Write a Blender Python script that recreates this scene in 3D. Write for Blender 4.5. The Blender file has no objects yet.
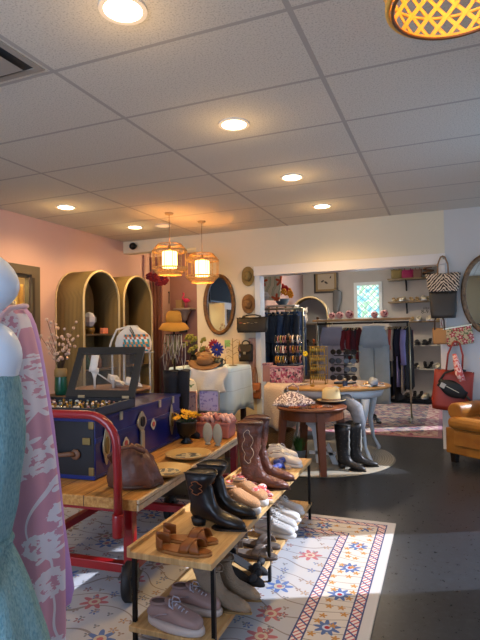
import bpy, bmesh, math, random
from mathutils import Vector, Matrix
random.seed(7)
PI = math.pi
SC = bpy.context.scene
C = SC.collection
HC = 1.30            # eye height
CEIL = 2.625         # ceiling height
FP = 510.0
# rows of R: world X, Y, Z in camera axes (right, down, forward)
R = ((0.927068, -0.0267381, -0.37393849), (0.37446129, 0.01817773, 0.92706435), (-0.01799059, -0.99947719, 0.02686438))

def ray(px, py):
    c = ((px-240)/FP, (py-320)/FP, 1.0)
    return Vector([sum(R[i][k]*c[k] for k in range(3)) for i in range(3)])
def P(px, py, Y):
    r = ray(px, py); r = r*(Y/r.y); return Vector((r.x, r.y, r.z+HC))
def LX(px, py, X):
    r = ray(px, py); r = r*(X/r.x); return Vector((r.x, r.y, r.z+HC))
def G(px, py, z=0.0):
    r = ray(px, py); r = r*((z-HC)/r.z); return Vector((r.x, r.y, z))

def lin(c):
    if isinstance(c, str):
        c = [int(c[i:i+2], 16)/255 for i in (0, 2, 4)]
    return tuple((v/12.92 if v <= .04045 else ((v+.055)/1.055)**2.4) for v in c[:3]) + (1,)

# ---------------- materials
MATS = {}
def mat(name, col='808080', rough=.6, metal=0, bump=0, bscale=60, var=0, vscale=8, col2=None, spec=.5, emit=None, es=0, trans=0, sheen=0, alpha=1, coat=0):
    if name in MATS: return MATS[name]
    m = bpy.data.materials.new(name); m.use_nodes = True
    nt = m.node_tree; b = nt.nodes['Principled BSDF']
    b.inputs['Base Color'].default_value = lin(col)
    b.inputs['Roughness'].default_value = rough
    b.inputs['Metallic'].default_value = metal
    b.inputs['Specular IOR Level'].default_value = spec
    b.inputs['Transmission Weight'].default_value = trans
    b.inputs['Sheen Weight'].default_value = sheen
    b.inputs['Coat Weight'].default_value = coat
    b.inputs['Alpha'].default_value = alpha
    if emit:
        b.inputs['Emission Color'].default_value = lin(emit); b.inputs['Emission Strength'].default_value = es
    if var or bump or col2:
        tc = nt.nodes.new('ShaderNodeTexCoord')
    if var or col2:
        n = nt.nodes.new('ShaderNodeTexNoise'); n.inputs['Scale'].default_value = vscale; n.inputs['Detail'].default_value = 4
        nt.links.new(tc.outputs['Object'], n.inputs['Vector'])
        r = nt.nodes.new('ShaderNodeValToRGB')
        a = lin(col); d = lin(col2) if col2 else tuple(max(0, v*(1-var)) for v in a[:3])+(1,)
        r.color_ramp.elements[0].position = .35; r.color_ramp.elements[1].position = .65
        r.color_ramp.elements[0].color = d; r.color_ramp.elements[1].color = a
        nt.links.new(n.outputs['Fac'], r.inputs['Fac']); nt.links.new(r.outputs['Color'], b.inputs['Base Color'])
    if bump:
        n2 = nt.nodes.new('ShaderNodeTexNoise'); n2.inputs['Scale'].default_value = bscale; n2.inputs['Detail'].default_value = 3
        nt.links.new(tc.outputs['Object'], n2.inputs['Vector'])
        bp = nt.nodes.new('ShaderNodeBump'); bp.inputs['Strength'].default_value = bump; bp.inputs['Distance'].default_value = .01
        nt.links.new(n2.outputs['Fac'], bp.inputs['Height']); nt.links.new(bp.outputs['Normal'], b.inputs['Normal'])
    MATS[name] = m
    return m

class NT:
    """tiny node-expression helper"""
    def __init__(s, name, rough=.6, spec=.5):
        s.m = bpy.data.materials.new(name); s.m.use_nodes = True; s.nt = s.m.node_tree
        s.b = s.nt.nodes['Principled BSDF']; s.b.inputs['Roughness'].default_value = rough
        s.b.inputs['Specular IOR Level'].default_value = spec
        s.tc = s.nt.nodes.new('ShaderNodeTexCoord'); MATS[name] = s.m
    def n(s, t, **k):
        x = s.nt.nodes.new(t)
        for a, b in k.items(): setattr(x, a, b)
        return x
    def put(s, v, inp):
        if isinstance(v, (int, float)): inp.default_value = v
        elif isinstance(v, (tuple, list)): inp.default_value = v
        elif isinstance(v, str): inp.default_value = lin(v)
        else: s.nt.links.new(v, inp)
    def ma(s, op, a, b=0, c=None, clamp=False):
        x = s.n('ShaderNodeMath', operation=op, use_clamp=clamp)
        s.put(a, x.inputs[0]); s.put(b, x.inputs[1])
        if c is not None: s.put(c, x.inputs[2])
        return x.outputs[0]
    def vm(s, op, a, b=(0, 0, 0)):
        x = s.n('ShaderNodeVectorMath', operation=op); s.put(a, x.inputs[0]); s.put(b, x.inputs[1]); return x.outputs[0]
    def mix(s, f, a, b):
        x = s.n('ShaderNodeMix', data_type='RGBA'); s.put(f, x.inputs[0]); s.put(a, x.inputs[6]); s.put(b, x.inputs[7]); return x.outputs[2]
    def obj(s): return s.tc.outputs['Object']
    def xyz(s, v):
        x = s.n('ShaderNodeSeparateXYZ'); s.put(v, x.inputs[0]); return x.outputs
    def comb(s, a, b, c=0):
        x = s.n('ShaderNodeCombineXYZ'); s.put(a, x.inputs[0]); s.put(b, x.inputs[1]); s.put(c, x.inputs[2]); return x.outputs[0]
    def noise(s, scale, vec=None, detail=3, rough=.5):
        x = s.n('ShaderNodeTexNoise'); x.inputs['Scale'].default_value = scale; x.inputs['Detail'].default_value = detail; x.inputs['Roughness'].default_value = rough
        s.put(vec if vec is not None else s.obj(), x.inputs['Vector']); return x.outputs['Fac']
    def voro(s, scale, vec=None, rnd=1, feature='F1', dim='2D'):
        x = s.n('ShaderNodeTexVoronoi', feature=feature, voronoi_dimensions=dim); x.inputs['Scale'].default_value = scale
        x.inputs['Randomness'].default_value = rnd
        s.put(vec if vec is not None else s.obj(), x.inputs['Vector']); return x.outputs
    def ramp(s, f, stops, interp='LINEAR'):
        x = s.n('ShaderNodeValToRGB'); cr = x.color_ramp; cr.interpolation = interp
        while len(cr.elements) < len(stops): cr.elements.new(.5)
        for e, (p, c) in zip(cr.elements, stops): e.position = p; e.color = lin(c)
        s.put(f, x.inputs[0]); return x.outputs[0]
    def lt(s, a, b): return s.ma('LESS_THAN', a, b)
    def gt(s, a, b): return s.ma('GREATER_THAN', a, b)
    def bump(s, h, st=.4, dist=.005):
        x = s.n('ShaderNodeBump'); x.inputs['Strength'].default_value = st; x.inputs['Distance'].default_value = dist
        s.put(h, x.inputs['Height']); s.nt.links.new(x.outputs[0], s.b.inputs['Normal'])
    def flower(s, vec, scale, petals, size, amp, rnd=.7, seedoff=0):
        """mask of flower shapes scattered on voronoi cells; returns (mask, dist, cellcolor)"""
        v = s.voro(scale, vec, rnd)
        loc = s.vm('SUBTRACT', vec, v['Position'])
        q = s.xyz(loc)
        ang = s.ma('ARCTAN2', q[1], q[0])
        w = s.ma('SINE', s.ma('MULTIPLY', ang, petals))
        rad = s.ma('MULTIPLY_ADD', w, amp, size)
        d = s.ma('DIVIDE', v['Distance'], scale)
        return s.lt(d, rad), d, v['Color']
    def col(s, c): s.put(c, s.b.inputs['Base Color']); return s

# ---------------- mesh builder
class MB:
    def __init__(s): s.v = []; s.f = []; s.sm = []
    def add(s, vs, fs, smooth=True, M=None):
        o = len(s.v)
        s.v += [tuple(M @ Vector(p)) if M is not None else tuple(p) for p in vs]
        s.f += [tuple(i+o for i in f) for f in fs]; s.sm += [smooth]*len(fs)
        return s
    def box(s, c, d, M=None, rz=0, taper=1):
        x, y, z = d[0]/2, d[1]/2, d[2]/2
        vs = [(a*x*(taper if e > 0 else 1), b*y*(taper if e > 0 else 1), e*z) for e in (-1, 1) for a, b in ((-1, -1), (1, -1), (1, 1), (-1, 1))]
        T = Matrix.Translation(c) @ Matrix.Rotation(rz, 4, 'Z')
        if M is not None: T = M @ T
        return s.add(vs, [(0, 3, 2, 1), (4, 5, 6, 7), (0, 1, 5, 4), (1, 2, 6, 5), (2, 3, 7, 6), (3, 0, 4, 7)], False, T)
    def loft(s, rings, cap=True, smooth=True, close=False, M=None):
        n = len(rings[0]); vs = [p for r in rings for p in r]; fs = []
        m = len(rings)
        for i in range(m if close else m-1):
            a, b = i*n, ((i+1) % m)*n
            for j in range(n):
                k = (j+1) % n; fs.append((a+j, a+k, b+k, b+j))
        if cap and not close:
            fs.append(tuple(range(n-1, -1, -1))); fs.append(tuple((m-1)*n+j for j in range(n)))
        return s.add(vs, fs, smooth, M)
    def tube(s, pts, r=.01, n=8, closed=False, cap=True, M=None):
        pts = [Vector(p) for p in pts]; m = len(pts)
        rs = r if isinstance(r, (list, tuple)) else [r]*m
        up = None; rings = []
        for i in range(m):
            a = pts[(i-1) % m] if (i > 0 or closed) else pts[i]; b = pts[(i+1) % m] if (i < m-1 or closed) else pts[i]
            t = (b-a); t = t.normalized() if t.length > 1e-9 else Vector((0, 0, 1))
            if up is None:
                up = Vector((0, 0, 1)) if abs(t.z) < .9 else Vector((1, 0, 0))
            u = (up - t*up.dot(t)); u = u.normalized() if u.length > 1e-6 else t.orthogonal().normalized()
            w = t.cross(u); up = u
            rings.append([pts[i]+(u*math.cos(q)+w*math.sin(q))*rs[i] for q in [2*PI*j/n for j in range(n)]])
        return s.loft(rings, cap, True, closed, M)
    def cyl(s, a, b, r, r2=None, n=16, M=None): return s.tube2(a, b, r, r if r2 is None else r2, n, M)
    def tube2(s, a, b, r, r2, n, M=None):
        a, b = Vector(a), Vector(b); t = (b-a).normalized(); u = t.orthogonal().normalized(); w = t.cross(u)
        R0 = [[c+(u*math.cos(q)+w*math.sin(q))*rr for q in [2*PI*j/n for j in range(n)]] for c, rr in ((a, r), (b, r2))]
        vs = R0[0]+R0[1]; fs = [(j, (j+1) % n, n+(j+1) % n, n+j) for j in range(n)]
        s.add(vs, fs, True, M)
        return s.add(vs, [tuple(range(n-1, -1, -1)), tuple(range(n, 2*n))], False, M)
    def lathe(s, prof, n=24, c=(0, 0, 0), sx=1, sy=1, M=None, wob=0, cap=True, smooth=True):
        rings = []
        for r, z in prof:
            rings.append([(c[0]+sx*r*(1+wob*math.sin(5*q))*math.cos(q), c[1]+sy*r*(1+wob*math.sin(5*q))*math.sin(q), c[2]+z) for q in [2*PI*j/n for j in range(n)]])
        return s.loft(rings, cap, smooth, False, M)
    def ball(s, c, r, n=12, m=8, M=None):
        if not isinstance(r, (tuple, list)): r = (r, r, r)
        prof = [(math.sin(PI*i/m) or 0, -math.cos(PI*i/m)) for i in range(m+1)]
        prof[0] = (.001, -1); prof[-1] = (.001, 1)
        rings = [[(c[0]+r[0]*a*math.cos(q), c[1]+r[1]*a*math.sin(q), c[2]+r[2]*z) for q in [2*PI*j/n for j in range(n)]] for a, z in prof]
        return s.loft(rings, True, True, False, M)
    def prism(s, out, t, M=None, smooth=False):
        """outline in xy, thickness 0..t in z"""
        n = len(out)
        vs = [(a, b, 0) for a, b in out]+[(a, b, t) for a, b in out]
        fs = [tuple(range(n-1, -1, -1)), tuple(range(n, 2*n))]
        s.add(vs, fs, False, M)
        return s.add(vs, [(j, (j+1) % n, n+(j+1) % n, n+j) for j in range(n)], smooth, M)
    def ringprism(s, outer, inner, t, M=None):
        n = len(outer)
        vs = [(a, b, 0) for a, b in outer]+[(a, b, 0) for a, b in inner]+[(a, b, t) for a, b in outer]+[(a, b, t) for a, b in inner]
        fs = []
        for j in range(n):
            k = (j+1) % n
            fs += [(j, n+j, n+k, k), (2*n+j, 2*n+k, 3*n+k, 3*n+j), (j, k, 2*n+k, 2*n+j), (n+j, 3*n+j, 3*n+k, n+k)]
        return s.add(vs, fs, False, M)
    def sheet(s, fn, nu, nv, closeu=False, M=None, thick=0):
        vs = [fn(i/(nu if closeu else nu-1), j/(nv-1)) for j in range(nv) for i in range(nu)]
        fs = []
        for j in range(nv-1):
            for i in range(nu if closeu else nu-1):
                k = (i+1) % nu; fs.append((j*nu+i, j*nu+k, (j+1)*nu+k, (j+1)*nu+i))
        return s.add(vs, fs, True, M)
    def torus(s, c, R_, r, n=24, m=8, M=None, sx=1, sy=1):
        return s.tube([(c[0]+R_*sx*math.cos(2*PI*i/n), c[1]+R_*sy*math.sin(2*PI*i/n), c[2]) for i in range(n)], r, m, True, M=M)
    def build(s, name, m, parent=None, bev=0, solid=0, sub=0, loc=None, rz=0, rot=None, smooth=None):
        me = bpy.data.meshes.new(name); me.from_pydata(s.v, [], s.f); me.update()
        bm = bmesh.new(); bm.from_mesh(me)
        bmesh.ops.remove_doubles(bm, verts=bm.verts, dist=1e-6)
        bmesh.ops.recalc_face_normals(bm, faces=bm.faces); 
        bm.to_mesh(me); bm.free()
        o = bpy.data.objects.new(name, me); C.objects.link(o)
        if len(s.sm) == len(me.polygons):
            for p, q in zip(me.polygons, s.sm): p.use_smooth = q
        else:
            for p in me.polygons: p.use_smooth = any(s.sm)
        me.materials.append(m)
        if parent is not None: o.parent = parent
        if loc is not None: o.location = loc
        if rz: o.rotation_euler.z = rz
        if rot: o.rotation_euler = rot
        if solid:
            md = o.modifiers.new('s', 'SOLIDIFY'); md.thickness = solid; md.offset = 0
        if bev:
            md = o.modifiers.new('b', 'BEVEL'); md.width = bev; md.segments = 2; md.limit_method = 'ANGLE'
        if sub:
            md = o.modifiers.new('u', 'SUBSURF'); md.levels = sub; md.render_levels = sub
        return o

def tag(o, label, cat, group=None, kind=None):
    if label: o['label'] = label
    if cat: o['category'] = cat
    if group: o['group'] = group
    if kind: o['kind'] = kind
    return o
def thing(name, label, cat, loc=(0, 0, 0), rz=0, group=None, rot=None, sc=1):
    o = bpy.data.objects.new(name, None); C.objects.link(o); o.empty_display_size = .05
    o.location = loc; o.rotation_euler = rot or (0, 0, rz); o.scale = (sc, sc, sc)
    return tag(o, label, cat, group)
def struct(o): o['kind'] = 'structure'; return o
def dup(root, loc, rz=None, label=None, rot=None, sc=None, mats=None):
    r = root.copy(); C.objects.link(r); r.location = loc
    if rz is not None: r.rotation_euler = (0, 0, rz)
    if rot is not None: r.rotation_euler = rot
    if sc is not None: r.scale = (sc,)*3 if isinstance(sc, (int, float)) else sc
    if label: r['label'] = label
    def rec(src, dst):
        for ch in list(src.children):
            c = ch.copy(); C.objects.link(c); c.parent = dst
            if mats and c.type == 'MESH' and c.name.split('.')[0] in mats:
                c.data = c.data.copy(); c.data.materials[0] = mats[c.name.split('.')[0]]
            rec(ch, c)
    rec(root, r)
    if mats and r.type == 'MESH' and r.name.split('.')[0] in mats:
        r.data = r.data.copy(); r.data.materials[0] = mats[r.name.split('.')[0]]
    return r
def circ(r, n=24, sy=1, a0=0): return [(r*math.cos(a0+2*PI*i/n), r*sy*math.sin(a0+2*PI*i/n)) for i in range(n)]
def basis(o, x, y, z):
    x, y, z = Vector(x), Vector(y), Vector(z)
    return Matrix(((x.x, y.x, z.x, o[0]), (x.y, y.y, z.y, o[1]), (x.z, y.z, z.z, o[2]), (0, 0, 0, 1)))
def XZ(o=(0, 0, 0)):   # drawing plane: x right, y up, thickness towards -Y
    return basis(o, (1, 0, 0), (0, 0, 1), (0, -1, 0))
def YZ(o=(0, 0, 0)):   # plane seen from +X
    return basis(o, (0, 1, 0), (0, 0, 1), (1, 0, 0))
def lerp(a, b, t): return a+(b-a)*t

# ---------------- camera
cd = bpy.data.cameras.new('camera'); cam = bpy.data.objects.new('camera', cd); C.objects.link(cam)
cd.sensor_fit = 'VERTICAL'; cd.sensor_height = 24; cd.lens = 24*FP/640; cd.clip_start = .02; cd.clip_end = 200
rt = Vector([R[i][0] for i in range(3)]); up = -Vector([R[i][1] for i in range(3)]); bk = -Vector([R[i][2] for i in range(3)])
rt.normalize(); bk = (bk-rt*bk.dot(rt)).normalized(); up = bk.cross(rt)
cam.matrix_world = Matrix(((rt.x, up.x, bk.x, 0), (rt.y, up.y, bk.y, 0), (rt.z, up.z, bk.z, HC), (0, 0, 0, 1)))
SC.camera = cam
SC.view_settings.view_transform = 'Standard'; SC.view_settings.look = 'None'; SC.view_settings.gamma = 1; SC.view_settings.use_curve_mapping = False
SC.view_settings.exposure = 0.0
# ================= ROOM SHELL
XL, XR, YB, YF = -4.2, 1.0, 6.05, -1.8
pinkw = mat('pink_paint', 'cfaca2', .8, var=.06, vscale=1.2, bump=.05, bscale=200)
whitew = mat('white_paint', 'e0d5ba', .8, var=.04, vscale=1.0, bump=.05, bscale=200)
coolw = mat('cool_white_paint', 'cccbc6', .8, var=.05, vscale=1.0)
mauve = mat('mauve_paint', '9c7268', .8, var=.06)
trimw = mat('white_trim', 'e4ddd2', .5)

def shell_box(name, x0, x1, y0, y1, z0, z1, m):
    o = MB().box(((x0+x1)/2, (y0+y1)/2, (z0+z1)/2), (abs(x1-x0), abs(y1-y0), abs(z1-z0))).build(name, m); return struct(o)
# floor
fm = NT('dark_floor', .3, .35)
n1 = fm.noise(1.6, None, 6, .65); n2 = fm.noise(26, None, 5, .7)
fm.col(fm.mix(fm.ma('MULTIPLY', fm.ma('SUBTRACT', n2, .5), 1.6, clamp=True), fm.ramp(n1, [(.3, '23272c'), (.7, '2e333a')]), '4d545d'))
fm.put(fm.ma('MULTIPLY_ADD', n2, .2, .2), fm.b.inputs['Roughness']); fm.bump(n2, .05, .002)
shell_box('floor', -5.0, 1.12, -2.0, 10.2, -.1, 0, fm.m)
# ceiling with lay-in tiles (2 ft x 4 ft)
cm = NT('ceiling_tiles', .9, .2)
x, y, z = cm.xyz(cm.obj())
def grid(axis, off, step, w):
    a = cm.ma('ABSOLUTE', cm.ma('SUBTRACT', cm.ma('FRACT', cm.ma('DIVIDE', cm.ma('ADD', axis, off), step)), .5))
    return cm.lt(a, w/step)
g1 = grid(x, .56+1.22*10.5, 1.22, .013); g2 = grid(y, -1.99+.605*10.5, .605, .011)
gm = cm.ma('MAXIMUM', g1, g2)
sp = cm.noise(120, None, 2, .6); sp2 = cm.noise(2.0, None, 2)
tile = cm.ramp(sp, [(.34, 'b0aa9c'), (.46, 'ccc6b8'), (.7, 'd2ccbe')])
cm.col(cm.mix(gm, tile, 'aaa49b'))
cm.bump(cm.ma('ADD', cm.ma('MULTIPLY', sp, .35), cm.ma('MULTIPLY', gm, -.35)), .55, .006)
shell_box('ceiling', -5.0, 1.12, -2.0, 10.2, CEIL, CEIL+.1, cm.m)
# left wall with doorway (Y 3.35-4.36)
DY0, DY1, DZ = 3.35, 4.30, 1.98
shell_box('wall_left', XL-.06, XL, -2.0, DY0, 0, CEIL, pinkw)
shell_box('wall_left_rear', XL-.06, XL, DY1, 7.6, 0, CEIL, pinkw)
shell_box('wall_left_lintel', XL-.06, XL, DY0, DY1, DZ, CEIL, pinkw)
# back wall: white, from X=-3.05, opening X -2.12..-.07 under z 2.03
OX0, OX1, OZ = -2.155, -.06, 2.035
shell_box('wall_back_left', -3.05, OX0-.07, YB, YB+.15, 0, CEIL, whitew)
shell_box('wall_back_right', OX1+.07, XR+.12, YB, YB+.15, 0, CEIL, coolw)
shell_box('wall_back_header', OX0-.07, OX1+.07, YB, YB+.15, OZ+.02, CEIL, whitew)
shell_box('wall_back_soffit', XL, -3.05, YB, YB+.15, 2.46, CEIL, whitew)
# casing of the wide opening
tr = MB(); tr.box(((OX0+OX1)/2, YB+.06, OZ+.05), (OX1-OX0+.15, .19, .12)); struct(tr.build('trim_1', trimw, bev=.004))
tr = MB(); tr.box((OX0-.035, YB+.065, OZ/2-.01), (.07, .17, OZ)); struct(tr.build('trim_2', mat('post_white', 'd5dbe0', .5), bev=.004))
tr = MB(); tr.box((OX1+.035, YB+.065, OZ/2-.01), (.07, .17, OZ)); struct(tr.build('trim_3', trimw, bev=.004))
# fitting-room recess beyond the left end of the wall
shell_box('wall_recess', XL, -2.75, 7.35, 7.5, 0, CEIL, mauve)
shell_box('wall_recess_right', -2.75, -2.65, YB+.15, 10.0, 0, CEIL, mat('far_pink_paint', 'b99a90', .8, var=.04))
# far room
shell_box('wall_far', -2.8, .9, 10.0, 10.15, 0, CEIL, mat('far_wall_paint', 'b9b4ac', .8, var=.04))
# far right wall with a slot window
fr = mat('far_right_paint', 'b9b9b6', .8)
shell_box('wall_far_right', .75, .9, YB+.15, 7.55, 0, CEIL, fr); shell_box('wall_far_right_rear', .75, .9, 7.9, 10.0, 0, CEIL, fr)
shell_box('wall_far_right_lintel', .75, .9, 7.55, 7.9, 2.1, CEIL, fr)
# right wall: glass openings where the sun falls in
def wseg(n, a, b, z0=0, z1=CEIL): shell_box('wall_right'+n, XR, XR+.12, a, b, z0, z1, coolw)
wseg('', -2.0, 3.27); wseg('_mid', 4.12, 5.58); wseg('_corner', 6.0, YB)
for q, (a, b) in enumerate(((3.27, 4.12), (5.58, 6.0))):
    wseg('_lintel' if q == 0 else '_corner_lintel', a, b, 2.35, CEIL)
# front wall (behind the camera): shop window with solid returns
shell_box('wall_front', XL, -3.6, YF-.12, YF, 0, CEIL, whitew)
shell_box('wall_front_right', .15, XR, YF-.12, YF, 0, CEIL, mat('beige_paint', 'c8b896', .8))
shell_box('wall_front_sill', -3.6, .15, YF-.12, YF, 0, .35, whitew)
shell_box('wall_front_lintel', -3.6, .15, YF-.12, YF, 2.5, CEIL, whitew)
# baseboards
bb = mat('baseboard_white', 'cfc8be', .5)
struct(MB().box((-2.61, YB-.008, .05), (.86, .015, .1)).build('baseboard_back', bb))
struct(MB().box((.5, YB-.008, .05), (.9, .015, .1)).build('baseboard_right', bb))
struct(MB().box((-.95, 9.99, .05), (3.3, .015, .1)).build('baseboard_far', bb))
# door 1: dark olive-brown jamb in the pink wall, yellow curtained opening behind
dm = mat('olive_brown_frame', '5a5040', .5, var=.1)
d = MB()
d.box((XL+.01, DY1+.06, (DZ+.1)/2), (.04, .12, DZ+.1)); d.box((XL+.01, DY0-.06, (DZ+.1)/2), (.04, .12, DZ+.1)); d.box((XL+.01, (DY0+DY1)/2, DZ+.05), (.04, DY1-DY0, .1))
d.box((XL-.03, DY1-.01, DZ/2), (.06, .02, DZ)); d.box((XL-.03, (DY0+DY1)/2, DZ-.015), (.06, DY1-DY0-.04, .03))
door = struct(d.build('door_1', dm, bev=.004))
dd = MB(); dd.box((XL+.034, DY1+.02, DZ/2), (.008, .03, DZ-.06)); dd.build('jamb_strip', mat('dark_stile', '2e261e', .4), door)
back = MB().box((XL-.72, 4.1, 1.3), (.05, 3.4, 2.6)); struct(back.build('wall_side_room', mat('side_room_paint', 'd9c79a', .8)))
def curt(nm, y0, y1, X, z0, z1, m, label, folds=7, amp=.02, cat='curtain', axis='Y', group=None):
    b = MB()
    def fn(u, v):
        a = lerp(y0, y1, u); w = amp*math.sin(u*folds*2*PI)*(.5+.5*(1-v)+.2*math.sin(v*5+u*9))
        zz = lerp(z0, z1, v)
        return (X+w, a, zz) if axis == 'Y' else (a, X+w, zz)
    b.sheet(fn, folds*8+1, 14)
    return tag(b.build(nm, m, solid=.004), label, cat, group)
curt('curtain', 3.5, 4.55, XL-.35, .05, 1.92, mat('yellow_cloth', 'e8d98a', .7, emit='ffd65a', es=.0), 'pale yellow curtain hanging inside the olive-framed doorway in the pink wall', 8, cat='curtain')
curt('curtain', 4.55, 5.0, XL-.32, .05, 1.92, mat('amber_cloth', 'd9922c', .7), 'amber curtain hanging beside the pale yellow one inside the doorway', 4, cat='curtain')

# ================= CEILING THINGS
warm = 'ffce88'
emis = mat('downlight_glow', 'fff4dc', .5, emit='ffe6bd', es=14)
rimm = mat('downlight_trim', 'e8e2d6', .4)
def light(name, kind, loc, energy, col, size=.1, rot=(0, 0, 0), sy=None, spot=None, soft=None):
    l = bpy.data.lights.new(name, kind); l.energy = energy; l.color = lin(col)[:3]
    if kind == 'AREA':
        l.size = size
        if sy: l.shape = 'RECTANGLE'; l.size_y = sy
        else: l.shape = 'DISK'
    elif kind in ('POINT', 'SPOT'): l.shadow_soft_size = size
    if spot: l.spot_size = spot; l.spot_blend = .8
    o = bpy.data.objects.new(name, l); C.objects.link(o); o.location = loc; o.rotation_euler = rot
    return o
dl = [((123, 9), 'round recessed downlight nearest the camera, at the top of the picture', 1), ((234, 124), 'round recessed downlight second nearest in the right-hand row', 1),
      ((292, 177), 'round recessed downlight third in the right-hand row', 1), ((322, 206), 'round recessed downlight farthest in the right-hand row, near the back wall', 1),
      ((66, 207), 'round recessed downlight close to the pink wall, above the arched cabinets', 1), ((135, 227), 'small far recessed downlight left of the pendant lamps', 1)]
proto = None
for (px, lab, on) in dl:
    g = G(px[0], px[1], CEIL); loc = (g.x, g.y, CEIL)
    if proto is None:
        proto = thing('recessed_downlight', lab, 'ceiling light', loc, group='recessed downlights in the tiled ceiling')
        MB().ringprism(circ(.098, 32), circ(.078, 32), -.008).build('trim_ring', rimm, proto)
        MB().prism(circ(.079, 32), -.005).build('lens', emis, proto)
    else: dup(proto, loc, 0, lab)
    light('downlight_lamp', 'SPOT', (g.x, g.y, CEIL-.03), {123: 22, 234: 42}.get(px[0], 64), warm, .07, spot=math.radians(155)); light('downlight_spill', 'POINT', (g.x, g.y, CEIL-.22), 2.2, warm, .07)
g = G(163, 225.5, CEIL); q = dup(proto, (g.x, g.y, CEIL), 0, 'faint unlit recessed downlight behind the pendant lamp cords', mats={'lens': mat('dim_lens', 'f0dcb8', .5, emit='ffdca8', es=.5)})
# far room lamp, above the header
q = dup(proto, (-1.2, 8.3, CEIL), 0, 'recessed downlight in the ceiling of the farther room')
light('downlight_lamp', 'SPOT', (-1.2, 8.3, CEIL-.03), 130, 'ffe8cc', .09, spot=math.radians(160))
# air vent
g = G(5, 72, CEIL)
vx1, vy1 = -1.795, 1.965
v = thing('ceiling_vent', 'square metal air diffuser in a ceiling tile at upper left', 'vent', (vx1-.3, vy1-.3, CEIL))
vm_ = mat('vent_metal', '9a948a', .5); dk = mat('duct_shade', '2c3034', .6)
def sq(h): return [(-h, -h), (h, -h), (h, h), (-h, h)]
MB().ringprism(sq(.29), sq(.255), -.006).build('frame', vm_, v)
MB().box((0, 0, -.001), (.52, .52, .002)).build('duct_shade_plate', dk, v)  # flat dark plate stands in for the shade inside the duct
for hh, zz in ((.20, -.02), (.12, -.012)):
    b = MB(); b.loft([[(x*1.0, y*1.0, zz-.004) for x, y in sq(hh+.02)], [(x, y, zz+.012) for x, y in sq(hh-.03)]], True, False); b.build('cone', vm_, v)

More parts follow.
